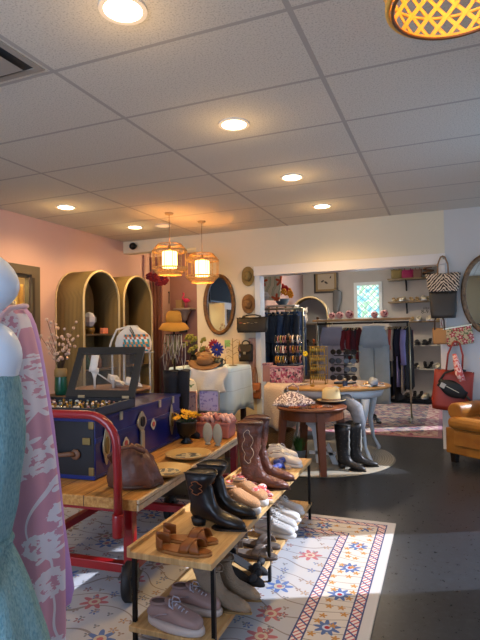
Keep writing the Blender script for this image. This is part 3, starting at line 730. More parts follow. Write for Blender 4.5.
blk = mat('black_leather', '131012', .32, bump=.15, bscale=40); blks = mat('black_sole', '15110f', .5)
stc = mat('copper_thread', '8a4f22', .5)
def pair(fn, name, labs, cat, poses, z, group, L0=.27, **k):
    out = []
    for lab, (h, t) in zip(labs, poses):
        o = shoe_thing(name, lab, cat, h, t, z, group, L0, **k); fn(o); out.append(o)
    return out
pair(lambda t: make_boot(t, .232, blk, blks, .034, stc), 'cowboy_boot', ['black leather ankle cowboy boot with copper stitching, nearer of the pair', 'black leather ankle cowboy boot with copper stitching, farther of the pair'], 'boot',
     [((192, 523.5), (240, 530.5)), ((204, 512.5), (248.5, 518))], SZ, 'black cowboy boots on the shoe rack', sc=1.0)
tanl = mat('cognac_leather', '8a4f1e', .4, bump=.1); tans = mat('tan_sole', '9a6a38', .6)
pair(lambda t: make_sandal(t, tanl, tans, .012), 'flat_sandal', ['cognac leather crossed-strap sandal at the near end of the rack top, front one', 'cognac leather crossed-strap sandal at the near end of the rack top, rear one'], 'sandal',
     [((157, 549), (212, 556)), ((164, 539.5), (218.5, 543.5))], SZ, 'cognac sandals on the shoe rack', L0=.255)
suede = mat('tan_perforated_suede', 'b08660', .85, bump=.5, bscale=180); wsole = mat('white_rubber', 'd4d4d4', .5)
pair(lambda t: make_sneaker(t, suede, wsole, None, slip=True, sole=.034), 'slip_on_shoe', ['tan perforated slip-on shoe with white sole, nearer of the pair', 'tan perforated slip-on shoe with white sole, farther of the pair'], 'shoe',
     [((222, 503), (258, 514)), ((233, 495), (266, 506))], SZ, 'tan slip-on shoes on the rack', L0=.28, sc=.92)
cor = NT('coral_print_cloth', .8, .2); m_, d_, c_ = cor.flower(cor.xyz and cor.obj(), 34, 5, .012, .004); cor.col(cor.mix(cor.gt(cor.noise(38), .5), 'e6c4c0', 'cf5f5c'))
def coral(t):
    make_sandal(t, cor.m, mat('straw_sole', 'b99a6c', .8), .02, back=False)
    q = MB()
    for s in (-1, 1): q.ball((.16, s*.034, .07), (.028, .036, .022), 12, 8)
    q.ball((.16, 0, .075), .014); q.tube([(.16, 0, .07), (.20, .03, .05), (.23, .04, .03)], [.01, .014, .008]); q.tube([(.16, 0, .07), (.12, -.03, .06), (.08, -.045, .04)], [.01, .016, .008])
    q.build('bow', cor.m, t)
pair(coral, 'bow_espadrille', ['coral and white print bow slipper beside the tan slip-ons', 'coral and white print bow slipper in front of the tall brown boots', 'coral and white print bow slipper tucked against the tall boot shaft'], 'shoe',
     [((226, 484), (258, 492)), ((236, 497), (268, 503)), ((232, 479), (262, 486))], SZ, 'coral print slippers on the rack', L0=.255, sc=.9)
brn = mat('oxblood_snake_leather', '4a271c', .38, bump=1, bscale=45, col2='6a3c2c', vscale=22)
pair(lambda t: make_boot(t, .36, brn, mat('brown_sole', '3c2014', .5), .036, mat('cream_piping', 'b49a80', .6), .062), 'tall_boot', ['tall oxblood western boot, nearer of the pair', 'tall oxblood western boot, farther of the pair'], 'boot',
     [((242, 487.5), (277, 489)), ((250, 479), (284, 480.5))], SZ, 'tall oxblood boots on the rack', sc=1.0)
blue = mat('cobalt_satin', '24409a', .4); nude = mat('nude_leather', 'cdb090', .5)
def bluebow(t):
    make_sandal(t, nude, nude, .01, back=True, cross=False)
    q = MB()
    for s in (-1, 1): q.ball((.17, s*.035, .045), (.024, .036, .02), 12, 8)
    q.ball((.17, 0, .05), .014); q.tube([(.17, 0, .05), (.21, -.04, .03), (.24, -.05, .015)], [.01, .016, .006]); q.build('bow', blue, t)
pair(bluebow, 'bow_sandal', ['nude sandal with cobalt blue bow, nearer of the pair', 'nude sandal with cobalt blue bow, farther of the pair'], 'sandal', [((255, 470), (283, 475.5)), ((260, 464), (289, 469))], SZ, 'blue bow sandals on the rack', L0=.255, sc=.95)
whl = mat('white_leather', 'dedad4', .45)
pair(lambda t: make_sneaker(t, whl, wsole, whl, sole=.024, hi=.07), 'white_sneaker', ['white leather sneaker at the far end of the rack top, nearer one', 'white leather sneaker at the far end of the rack top, farther one'], 'sneaker', [((272, 462.5), (300, 467.5)), ((268, 456), (298, 460))], SZ, 'white sneakers on the rack top', L0=.28, sc=.85)
pair(lambda t: make_sandal(t, nude, nude, .012, False, False), 'slide_sandal', ['nude flat slide sandal lying behind the blue bow sandals'], 'sandal', [((252, 463.5), (277, 466))], SZ, None, L0=.255, sc=.9)
# lower shelf
pnk = mat('dusty_pink_leather', 'a08682', .5, var=.12); pks = mat('cream_rubber', 'c9beb8', .6); lcm = mat('grey_lace', 'c0c0d0', .7)
pair(lambda t: make_sneaker(t, pnk, pks, lcm, sole=.032), 'laced_sneaker', ['dusty pink laced sneaker on the lower board, nearer one', 'dusty pink laced sneaker on the lower board, farther one'], 'sneaker', [((149, 620), (203, 636)), ((171, 603), (221, 616))], S2, 'dusty pink sneakers on the lower board', L0=.28)
lin_m = mat('beige_linen_weave', '8f7f6c', .9, bump=.6, bscale=150)
pair(lambda t: make_boot(t, .165, lin_m, mat('jute_sole', '8a7048', .9), .012, None, .045), 'linen_bootie', ['beige woven open bootie beside the pink sneakers, front one', 'beige woven open bootie beside the pink sneakers, rear one'], 'boot', [((199, 602), (241, 612)), ((211, 590), (249, 599))], S2, 'beige booties on the lower board', sc=.92)
bnv = mat('black_nubuck', '16181e', .7)
def blk_sandal(t): make_pump(t, bnv, .075, bnv)
pair(blk_sandal, 'block_heel', ['black bowed high heel shoe on the lower board, nearer one', 'black bowed high heel shoe on the lower board, farther one'], 'shoe', [((221, 579), (250, 585)), ((226, 568), (256, 574))], S2, 'black heels on the lower board', L0=.228, sc=1.0)
slv = mat('pewter_leather', '7e736c', .4, .3)
pair(lambda t: make_sandal(t, slv, mat('dark_sole', '4a3c34', .6), .016, True, True, True), 'strappy_sandal', ['pewter strappy sandal on the lower board, nearer one', 'pewter strappy sandal on the lower board, farther one'], 'sandal', [((233, 553), (267, 558)), ((238, 543), (270, 547.5))], S2, 'pewter sandals on the lower board', L0=.255, sc=.98)
knit = mat('white_knit', 'c4c2c0', .85, bump=.7, bscale=220)
pair(lambda t: make_sneaker(t, knit, wsole, knit, sole=.026, hi=.06), 'knit_sneaker', ['white knit sneaker on the lower board, nearest of the four white ones', 'white knit sneaker on the lower board, second of the four white ones'], 'sneaker', [((255, 531), (288, 537)), ((258, 524), (290, 529.5))], S2, 'white knit sneakers on the lower board', L0=.28, sc=.92)
pair(lambda t: make_sneaker(t, whl, wsole, whl, sole=.022, hi=.055), 'low_sneaker', ['plain white sneaker on the lower board, third of the four white ones', 'plain white sneaker on the lower board, farthest of the four white ones'], 'sneaker', [((263, 516.5), (294, 521)), ((268, 509.5), (300, 514))], S2, 'plain white sneakers on the lower board', L0=.28, sc=.9)
# ================= GOODS ON THE CART
navy = mat('navy_trunk_vinyl', '101c66', .28, var=.4, vscale=7, coat=.3); blackv = mat('black_trunk_end', '0c0d12', .4, var=.2)
nick = mat('worn_nickel', 'b9b39a', .35, .8); brass_d = mat('dull_brass', '8a7446', .4, .8)
tz = CZ
trz = .085
tk = thing('steamer_trunk', 'dark blue steamer trunk with nickel latches on the plank deck of the cart', 'trunk', (-1.83, 2.345, tz), trz)
TW, TL, TH = .52, 1.16, .345
MB().box((-TW/2, TL/2, TH*.31), (TW, TL, TH*.62-.002)).build('lower_case', navy, tk, bev=.006)
MB().box((-TW/2, TL/2, TH*.81), (TW, TL, TH*.38-.002)).build('lid', navy, tk, bev=.006)
MB().box((-TW/2, -.002, TH*.5), (TW-.012, .006, TH-.02)).build('end_panel', blackv, tk)
b = MB()
for y in (.0, TL):
    for z in (.012, TH-.012): b.box((-TW/2, y, z), (TW+.008, .022, .022))
for z in (.012, TH-.012, TH*.62):
    b.box((0, TL/2, z), (.012, TL, .018 if z != TH*.62 else .03))
b.build('edge_binding', mat('blue_binding', '1e2c6c', .3, .3), tk, bev=.002)
def on_right(b, o=None): return YZ((.007, 0, 0))
def plate_cov(y, z, w, h, nm, m, par=tk, th=.006):
    return MB().prism([(y+w/2*math.cos(a)*(1+.12*math.cos(4*a)), z+h/2*math.sin(a)*(1+.12*math.cos(4*a))) for a in [2*PI*i/24 for i in range(24)]], th, YZ((.007, 0, 0))).build(nm, m, par, bev=.0015)
for y in (.10, TL-.17):
    c = plate_cov(y, TH*.5, .07, .20, 'side_clasp', nick); c2 = MB().prism([(y+.018*math.cos(a), TH*.5+.05*math.sin(a)) for a in [2*PI*i/20 for i in range(20)]], .006, YZ((.013, 0, 0))); c2.build('clasp_lever', brass_d, c)
hp = plate_cov(TL*.45, TH*.68, .11, .125, 'lock_plate', nick, th=.01)
MB().prism([(TL*.45+.026*math.cos(a), TH*.69+.034*math.sin(a)) for a in [2*PI*i/20 for i in range(20)]], .008, YZ((.017, 0, 0))).build('keyhole_cover', blackv, hp)
MB().box((.016, TL*.45, TH*.33), (.014, .045, TH*.36)).build('hasp', nick, tk, bev=.003)
for y, m_, z in ((TL*.28, nick, .4), (TL*.60, nick, .55)):
    s = plate_cov(y, TH*z, .07, .07, 'round_sticker', mat('sticker_paper', 'a9a290', .6), th=.002)
    MB().prism([(y+.018*math.cos(a), TH*z+.018*math.sin(a)) for a in [2*PI*i/16 for i in range(16)]], .002, YZ((.0095, 0, 0))).build('sticker_emblem', mat('sticker_red', '9c3a34', .6), s)
for y in (.27, .8, 1.02): MB().box((.008, y, TH-.03), (.01, .03, .05)).build('stud_clip', nick, tk, bev=.002)
for y in (.0, TL): 
    for z in (.045, TH-.04): MB().box((-.022, y+(.0 if y else -.0), z), (.034, .022, .05)).build('corner_guard', brass_d, tk, bev=.006)
for x in (-.05, -.22): MB().box((x, -.008, TH*.36 if x == -.22 else TH*.62), (.05, .012, .04)).build('end_bracket', brass_d, tk, bev=.004) if x != -.22 else None
h = MB(); h.tube([(-.12, -.012, TH*.40), (-.14, -.035, TH*.42), (-.20, -.045, TH*.40), (-.30, -.045, TH*.39), (-.36, -.03, TH*.41), (-.38, -.012, TH*.40)], [.016, .014, .012, .012, .014, .016], 8, M=None)
h.build('leather_handle', mat('handle_leather', '6d4a32', .6), tk)
b = MB(); b.ball((-.12, -.012, TH*.40), (.032, .012, .03)); b.build('handle_loop', mat('handle_leather', ''), tk)
# faint stencil on trunk front
def text_mesh(s, size, m, M, parent, name='lettering', ext=.001):
    cu = bpy.data.curves.new('t', 'FONT'); cu.body = s; cu.size = size; cu.extrude = ext; cu.align_x = 'CENTER'; cu.align_y = 'CENTER'; cu.resolution_u = 2
    to = bpy.data.objects.new('t', cu); C.objects.link(to); dg = bpy.context.evaluated_depsgraph_get(); me = bpy.data.meshes.new_from_object(to.evaluated_get(dg)); C.objects.unlink(to); bpy.data.objects.remove(to)
    me.transform(M); me.materials.clear(); me.materials.append(m); o = bpy.data.objects.new(name, me); C.objects.link(o)
    if parent is not None: o.parent = parent
    return o

# jewellery display case on the trunk
jz = tz+TH
jb = thing('jewelry_display_case', 'dark tabletop display case with a raised glass lid standing on the trunk', 'case', (-1.80, 2.30+.02, jz+.001), trz+.03)
cb = mat('charcoal_wood', '2b2823', .45, var=.2); navyc = mat('navy_case_side', '1c2940', .5)
JW, JD, JH = .62, .46, .055
b = MB(); b.box((-JW/2, JD/2, .004), (JW, JD, .008)); b.box((-JW/2, .008, JH/2), (JW, .016, JH)); b.box((-JW/2, JD-.008, JH/2), (JW, .016, JH)); b.box((-JW+.008, JD/2, JH/2), (.016, JD-.03, JH))
b.build('tray', mat('black_case', '15151a', .5), jb)
MB().box((-.008, JD/2, JH/2), (.016, JD, JH)).build('side_board', navyc, jb)
MB().box((-JW/2, JD/2, .012), (JW-.03, JD-.03, .008)).build('velvet_pad', mat('black_velvet', '0e0d12', .95), jb)
ld = Matrix.Translation((0, JD-.008, JH)) @ Matrix.Rotation(math.radians(-27), 4, 'X')
# lid frame drawn in its own XZ plane
def lidframe(x0, x1, z0, z1, fw):
    return [(x0, z0), (x1, z0), (x1, z1), (x0, z1)], [(x0+fw, z0+fw), (x1-fw, z0+fw), (x1-fw, z1-fw), (x0+fw, z1-fw)]
o_, i_ = lidframe(-JW+.12, 0, .0, .315, .055)
o_, i_ = lidframe(-.50, 0, .0, .36, .05)
MB().ringprism(o_, i_, .02, ld @ XZ((0, .01, 0))).build('lid_frame', cb, jb, bev=.002)
glass = mat('clear_glass', 'ffffff', .02, trans=1, spec=.5); 
gm_ = NT('thin_glass', .02, .5); tn = gm_.n('ShaderNodeBsdfTransparent'); gl = gm_.n('ShaderNodeBsdfGlossy'); gl.inputs['Roughness'].default_value = .02
mx = gm_.n('ShaderNodeMixShader'); mx.inputs[0].default_value = .08; gm_.nt.links.new(tn.outputs[0], mx.inputs[1]); gm_.nt.links.new(gl.outputs[0], mx.inputs[2]); gm_.nt.links.new(mx.outputs[0], gm_.nt.nodes['Material Output'].inputs[0])
MB().box((-.25, 0, .18), (.41, .003, .27), M=ld).build('lid_glass', gm_.m, jb)
for x in (-.38, -.06): MB().box((x, JD-.006, JH+.006), (.05, .022, .018)).build('hinge', mat('brass_pale', 'cbb88e', .3, .7), jb, bev=.003)
rmats = [mat('ring_gold', 'c79a42', .3, .9), mat('ring_silver', 'c9c9cc', .25, .9), mat('ring_pearl', 'e2d8cc', .3), mat('ring_coral', '94605a', .35), mat('ring_turq', '6a807e', .35)]
T = Matrix.Translation((-1.80, 2.32, jz+.001)) @ Matrix.Rotation(trz+.03, 4, 'Z')
rnd = random.Random(3); first = None
for i in range(9):
    for j in range(8):
        x = -.05-.062*i+rnd.uniform(-.01, .01); y = .05+.05*j+rnd.uniform(-.008, .008)
        if x < -JW+.04 or y > JD-.04: continue
        p = T @ Vector((x, y, .019)); k = rnd.randrange(5)
        if first is None:
            first = thing('gemstone_ring', 'small ring with a coloured stone lying in the display case', 'ring', p, group='rings in the display case')
            MB().torus((0, 0, 0), .010, .003, 12, 5, M=Matrix.Translation((0, 0, .011)) @ Matrix.Rotation(PI/2, 4, 'X')).build('band', rmats[0], first)
            MB().ball((0, 0, .024), (.011, .009, .007), 8, 5).build('stone', rmats[2], first)
        else: dup(first, p, rnd.uniform(0, 6), mats={'stone': rmats[k]}, sc=rnd.uniform(.7, 1.1))

# slouchy brown leather bag
bl = mat('chestnut_leather', '68402f', .5, bump=1, bscale=16, col2='4e2e22', vscale=9)
pa = G(110, 492, tz); pb = G(154, 489, tz); ctr = (pa+pb)/2; 
bag = thing('slouchy_bag', 'gathered chestnut leather bag slumped on the deck beside the loop handle', 'bag', (ctr.x-.03, ctr.y+.08, tz), .35, sc=.92)
b = MB(); rr = []
prof = [(0, .135, .085), (.012, .15, .10), (.05, .15, .105), (.10, .135, .095), (.15, .11, .08), (.19, .075, .055), (.22, .045, .032), (.235, .025, .018)]
for i, (z, rx, ry) in enumerate(prof):
    rr.append([(-.02*i/7+rx*math.cos(a)*(1+.09*math.sin(7*a+i*.9)+.07*math.sin(12*a+2*i)), ry*math.sin(a)*(1+.09*math.sin(6*a+i)), z+(.01*math.sin(4*a) if i > 1 else 0)) for a in [2*PI*j/48 for j in range(48)]])
b.loft(rr); b.build('body', bl, bag)
b = MB(); b.tube([(-.12, -.05, .15), (-.13, -.09, .19), (-.08, -.10, .235), (0, -.07, .24), (.06, -.03, .2)], .012, 8); b.build('strap', bl, bag)
b = MB(); b.torus((0, 0, .018), .142, .007, 40, 6, sy=.70); b.build('base_piping', mat('dark_piping', '4a3a34', .6), bag)

# plates
pl = NT('painted_wood_plate', .35, .5); ox, oy, oz = pl.xyz(pl.obj()); r_ = pl.ma('SQRT', pl.ma('ADD', pl.ma('MULTIPLY', ox, ox), pl.ma('MULTIPLY', oy, oy)))
inner = pl.mix(pl.gt(pl.noise(16, None, 2), .56), 'c0b391', '3c4148'); stripes = pl.gt(pl.ma('SINE', pl.ma('MULTIPLY', pl.ma('ADD', ox, pl.ma('MULTIPLY', pl.noise(6), .08)), 150)), .2)
inner = pl.mix(pl.ma('MULTIPLY', stripes, pl.gt(oy, .02)), inner, '4a5058')
pl.col(pl.mix(pl.lt(r_, .085), 'b8965c', inner))
pp = [(.001, .006), (.06, .006), (.10, .012), (.142, .03), (.15, .031), (.15, .026), (.11, .006), (.06, 0), (.001, 0)]
c1 = G(172, 470, tz+.02); c2 = G(187, 455, tz+.02)
q = MB().lathe(pp, 48, cap=False).build('decorated_plate', pl.m, loc=(c1.x-.03, c1.y-.02, tz+.001), rz=.4, bev=0); tag(q, 'round yellow-rimmed plate with dark pattern, the nearer one beside the brown bag', 'plate', 'painted plates on the cart')
q2 = dup(q, (c2.x+.0, c2.y+.02, tz+.001), 2.0, 'round yellow-rimmed plate with striped pattern, the farther one in front of the flower pot')
# pot with yellow flowers
pc = G(186, 444, tz)
pot = thing('flower_pot', 'black footed pot of yellow flowers on the cart behind the plates', 'flower pot', (pc.x-.02, pc.y+.05, tz))
MB().lathe([(.001, 0), (.045, 0), (.045, .008), (.02, .03), (.03, .05), (.07, .075), (.078, .15), (.082, .16), (.074, .16), (.065, .15), (.001, .14)], 28).build('pot', mat('black_ceramic', '101614', .3), pot)
yl = mat('yellow_petals', 'e8ae12', .6); gr = mat('green_stem', '35502a', .7); ctrm = mat('flower_centre', 'b8720c', .7)
rnd = random.Random(5)
for i in range(9):
    a = i*2.4; r = .02+.065*math.sqrt(i/9); x, y, z = r*math.cos(a)*1.1, r*math.sin(a), .185+.03*(1-r/.1)+rnd.uniform(-.012, .012)
    st = MB().tube([(x*.3, y*.3, .14), (x, y, z)], .003, 5).build('stem', gr, pot)
    f = MB(); n = 12
    T_ = Matrix.Translation((x, y, z)) @ Matrix.Rotation(rnd.uniform(-.6, .6), 4, 'X') @ Matrix.Rotation(rnd.uniform(.0, .6), 4, 'Y')
    for k in range(n):
        aa = 2*PI*k/n; M_ = T_ @ Matrix.Rotation(aa, 4, 'Z') @ Matrix.Rotation(-.35, 4, 'Y')
        f.ball((.02, 0, 0), (.018, .006, .002), 6, 4, M_)
    f.build('petals', yl, st); MB().ball((0, 0, .003), (.009, .009, .006), 8, 5, T_).build('centre', ctrm, st)
# pale oval pieces
om = mat('pale_stone_felt', 'a8a592', .8, var=.15)
for i, (px, py, rz_) in enumerate(((206, 445, .3), (216, 446.5, .1))):
    g_ = G(px, py, tz)
    b = MB(); b.ball((0, 0, .082), (.036, .016, .075), 18, 12); b.loft([[(x, y*.6, 0) for x, y in circ(.024, 16)], [(x, y*.6, .014) for x, y in circ(.014, 16)]])
    o = b.build('oval_ornament', om, loc=(g_.x, g_.y+.03, tz), rz=rz_)
    tag(o, ['pale grey oval ornament next to the flower pot', 'pale grey oval ornament at the deck edge, right of its twin'][i], 'ornament', 'pale oval ornaments on the cart')
# pink ruffled boxes
pkm = mat('rose_cloth', 'b06c62', .8, bump=.3, bscale=30); pkm2 = mat('pale_rose_cloth', 'd8a79c', .85)
g_ = G(229, 440, tz)
bx_ = thing('cloth_basket', 'rose pink fabric basket heaped with folded pale pink socks on the cart end', 'basket', (-1.70, 3.66, tz), .12)
MB().box((0, 0, .055), (.27, .18, .11), taper=1.06).build('basket_body', pkm, bx_, bev=.01)
MB().ringprism([(x, y) for x, y in ((-.148, -.1), (.148, -.1), (.148, .1), (-.148, .1))], [(x, y) for x, y in ((-.13, -.085), (.13, -.085), (.13, .085), (-.13, .085))], .02, Matrix.Translation((0, 0, .1))).build('rim', pkm, bx_, bev=.004)
rnd = random.Random(9)
for i in range(18):
    x, y = -.11+.044*(i % 6), -.06+.055*(i//6)
    T_ = Matrix.Translation(bx_.location) @ Matrix.Rotation(.12, 4, 'Z')
    p = T_ @ Vector((x, y, .112+rnd.uniform(0, .02)))
    b = MB(); b.tube([(-.03, 0, .0), (-.02, .004, .03), (.005, 0, .042), (.025, -.004, .02), (.03, 0, 0)], [.012, .017, .018, .016, .01], 8)
    o = b.build('folded_sock', pkm2 if i % 3 else pkm, loc=p, rz=rnd.uniform(-.6, .6)); tag(o, 'folded pale pink sock in the rose basket on the cart', 'sock', 'folded socks in the rose basket')
# dark suede boots standing on the trunk end
dks = mat('midnight_suede', '12151f', .85)
for i, (px, py) in enumerate(((171, 378), (182, 372))):
    pass
# lilac framed signs
fmL = mat('silver_frame', 'bcb8b0', .3, .7)
lil2 = NT('lilac_print', .6); lil2.col(lil2.mix(lil2.gt(lil2.noise(45, None, 3), .56), 'b9aed0', '8f82b8'))
def framed(nm, px0, px1, py0, py1, Y, lab, post=True, fm_=fmL, art=None, cat='frame', z0=None):
    a, c = P(px0, py0, Y), P(px1, py1, Y); cx_ = (a.x+c.x)/2; w, h_ = c.x-a.x, a.z-c.z; cz = (a.z+c.z)/2
    base = z0 if z0 is not None else c.z
    t = thing(nm, lab, cat, (cx_, Y, base))
    def rr_(w, h_, r):
        pts = []
        for qx, qy, a0 in ((1, 1, 0), (-1, 1, PI/2), (-1, -1, PI), (1, -1, 1.5*PI)):
            for k in range(4):
                aa = a0+k/3*PI/2; pts.append((qx*(w/2-r)+r*math.cos(aa), cz-base+qy*(h_/2-r)+r*math.sin(aa)))
        return pts
    MB().ringprism(rr_(w, h_, w*.1), rr_(w-.018, h_-.018, w*.08), .014, XZ()).build('frame', fm_, t)
    MB().prism(rr_(w-.016, h_-.016, w*.08), .004, XZ((0, -.003, 0))).build('print', art or lil2.m, t)
    if post and base < c.z-.01:
        b = MB(); b.cyl((0, 0, .006), (0, 0, c.z-base), .006); b.lathe([(.001, 0), (.07, 0), (.07, .006), (.001, .008)], 24); b.build('stand', fm_, t)
    return t
framed('framed_sign', 199, 220, 389.5, 412, 3.74, 'silver-framed lilac sign on a stem at the far end of the cart', z0=tz)
framed('framed_sign', 186, 197.5, 391, 414, 3.88, 'lilac and pink card standing left of the silver-framed sign', z0=tz, fm_=pkm2)
# ================= LEFT SIDE: ARCH CABINETS AND THEIR GOODS
rat = NT('reeded_rattan', .7, .2)
sx, sy, sz = rat.xyz(rat.obj())
st = rat.ma('SINE', rat.ma('MULTIPLY', rat.ma('ADD', sx, sy), 330)); rat.col(rat.mix(rat.ma('MULTIPLY_ADD', st, .5, .5), '5e4e30', '857046')); rat.bump(st, .6, .004)
cane = mat('pale_cane_edge', 'c2ad80', .6); cane_in = mat('rattan_inner', '7d693f', .75, var=.2, vscale=20)
def arch_pts(hw, h, n=14, inset=0):
    r = hw-inset; zc = h-hw
    return [(-r, 0+inset*0)]+[(-r*math.cos(PI*i/n), zc+r*math.sin(PI*i/n)) for i in range(n+1)]+[(r, 0)]
def arch_cabinet(lab, loc, rz, hw, h, depth, shelves, group, m=None, back=None):
    """opening faces local +X? no: local -Y is the front"""
    t = thing('arched_cabinet', lab, 'cabinet', loc, rz, group)
    o_ = arch_pts(hw, h); i_ = arch_pts(hw, h, inset=.022)
    b = MB(); n = len(o_); th = depth
    vs = [(x, 0, z) for x, z in o_]+[(x, depth, z) for x, z in o_]+[(x, 0, z) for x, z in i_]+[(x, depth, z) for x, z in i_]; fs = []
    for j in range(n-1): fs += [(j, j+1, n+j+1, n+j), (2*n+j, 3*n+j, 3*n+j+1, 2*n+j+1), (j, 2*n+j, 2*n+j+1, j+1), (n+j, n+j+1, 3*n+j+1, 3*n+j)]
    b.add(vs, fs, True); b.build('shell', m or rat.m, t)
    MB().prism(i_, .012, basis((0, depth-.002, 0), (1, 0, 0), (0, 0, 1), (0, -1, 0))).build('back_panel', back or cane_in, t)
    MB().tube([(x, -.004, z) for x, z in arch_pts(hw-.011, h-.011)], .014, 8).build('front_edge', cane, t)
    MB().tube([(x, depth, z) for x, z in arch_pts(hw-.002, h-.002)], .012, 8).build('rear_edge', cane, t)
    MB().box((0, depth/2, .05), (hw*2-.05, depth-.03, .06)).build('bottom_board', m or rat.m, t)
    for z in shelves: MB().box((0, depth/2+.01, z), (hw*2-.05, depth-.04, .02)).build('shelf_board', mat('dark_shelf', '4c4030', .5), t)
    return t
AX = -3.80; grp = 'rattan arched cabinets along the pink wall'
A1 = arch_cabinet('reeded rattan arched cabinet nearer the camera, with a glass ornament on its shelf', (AX, 5.025, 0), PI/2, .345, 2.085, .385, (.45, .9, 1.32), grp)
A2 = arch_cabinet('reeded rattan arched cabinet beside the fitting rooms, behind the white backpack', (AX, 5.80, 0), PI/2, .345, 2.10, .385, (.45, .9, 1.32), grp)
# glass polyhedral ornament
gl2 = mat('iridescent_glass', 'c8d0e8', .08, .2, coat=1, spec=1)
b = MB(); o = b.ball((0, 0, .10), (.085, .085, .095), 7, 5).build('faceted_ornament', gl2, loc=LX(97.5, 316.5, -3.95) if False else (-3.95, 4.98, 1.40), smooth=False)
for p_ in o.data.polygons: p_.use_smooth = False
tag(o, 'faceted clear glass ornament with silver sheen in the nearer arched cabinet', 'ornament')
tag(MB().lathe([(.001, 0), (.05, 0), (.06, .05), (.055, .065), (.001, .065)], 20).build('ornament_bowl', mat('gold_bowl', '8c6d38', .4, .6), loc=(-3.95, 4.98, 1.331)), 'small brass bowl under the faceted ornament', 'bowl')
cmr = thing('pink_card_box', 'small pink and black card box right of the glass ornament', 'box', (-3.92, 5.22, 1.331), PI/2)
MB().box((0, 0, .035), (.10, .05, .07)).build('box_body', mat('salmon_card', 'c47a62', .6), cmr, bev=.003); MB().box((0, -.0, .075), (.06, .04, .012)).build('top_flap', blk, cmr)
bm_ = [mat('bottle_green', '2f5a3a', .15), mat('bottle_amber', '7c4d28', .2), mat('bottle_dark', '22201c', .3)]
bt = None
for (y, z, k, lb) in ((4.93, .911, 0, 'green glass bottle on the middle shelf of the nearer arched cabinet'), (4.82, .911, 2, 'black bottle on the middle shelf of the nearer arched cabinet, leftmost'), (5.15, .911, 1, 'amber bottle on the middle shelf of the nearer arched cabinet'),
                     (5.7, 1.331, 1, 'amber bottle on the upper shelf of the farther arched cabinet'), (4.80, 1.331, 1, 'amber bottle left of the glass ornament')):
    if bt is None:
        bt = thing('glass_bottle', lb, 'bottle', (-3.95, y, z)); MB().lathe([(.001, 0), (.035, 0), (.035, .10), (.013, .14), (.013, .18), (.001, .18)], 16).build('glass_body', bm_[k], bt); MB().cyl((0, 0, .18), (0, 0, .2), .014, n=12).build('cap', bkm, bt)
    else: dup(bt, (-3.95, y, z), 0, lb, mats={'glass_body': bm_[k]})
# dark photo frame in the farther cabinet
t = thing('dark_picture', 'small dark framed picture in the farther arched cabinet', 'picture', (-3.9, 5.98, .911), PI/2)
MB().ringprism([(-.07, 0), (.07, 0), (.07, .2), (-.07, .2)], [(-.055, .015), (.055, .015), (.055, .185), (-.055, .185)], .02, XZ()).build('frame', cb, t); MB().prism([(-.056, .014), (.056, .014), (.056, .186), (-.056, .186)], .006, XZ((0, -.004, 0))).build('print', mat('sepia_print', '7a4a30', .6), t)
# security camera on the soffit corner
scp = P(134, 246.5, 6.0)
t = thing('ceiling_camera', 'small black dome speaker camera mounted on the soffit corner', 'camera', (scp.x, 5.97, scp.z))
MB().ball((0, 0, 0), .05, 14, 10).build('housing', bkm, t); MB().cyl((0, .0, 0), (0, .08, .01), .02).build('bracket', bkm, t)

# cotton branches in a green vase, on a low console by the wall
mw = mat('walnut', '4a2f1e', .5, var=.3)
cs = thing('console_table', 'low dark wooden console table by the pink wall under the cotton branches', 'table', (-3.62, 4.05, 0))
MB().box((0, 0, .70), (.34, .7, .03)).build('table_top', mw, cs, bev=.004)
for a, c_ in ((-1, -1), (1, -1), (1, 1), (-1, 1)): MB().box((a*.14, c_*.31, .343), (.035, .035, .684)).build('leg', mw, cs)
vp = LX(61, 395, -3.62)
vs_ = thing('branch_vase', 'green vase of dry cotton branches beside the pink robe', 'vase', (-3.62, vp.y, .716))
MB().lathe([(.001, 0), (.055, 0), (.062, .05), (.058, .20), (.05, .26), (.045, .26), (.001, .24)], 24).build('vase_body', mat('deep_green_glass', '14503e', .2), vs_)
MB().lathe([(.056, .18), (.064, .19), (.062, .25), (.05, .27)], 24, cap=False).build('vase_band', mat('tan_band', '8d7447', .6), vs_)
rnd = random.Random(11); brm = mat('dry_twig', '4e3a2c', .8); cot = mat('cotton_boll', 'cdb4a4', .9)
for i in range(13):
    a = rnd.uniform(0, 2*PI); s_ = rnd.uniform(.12, .30); h_ = rnd.uniform(.22, .50)
    dx, dy = s_*math.cos(a)*.5, s_*math.sin(a)*1.0
    pts = [(0, 0, .2), (dx*.35, dy*.35, .26+h_*.4), (dx, dy, .26+h_)]
    br = MB().tube(pts, [.004, .003, .002], 5).build('branch', brm, vs_)
    for k in range(5):
        u = .35+.16*k; x = dx*u+rnd.uniform(-.02, .02); y = dy*u+rnd.uniform(-.03, .03); z = .26+h_*u+rnd.uniform(-.02, .02)
        MB().ball((x, y, z), rnd.uniform(.012, .019), 7, 5).build('boll', cot, br)

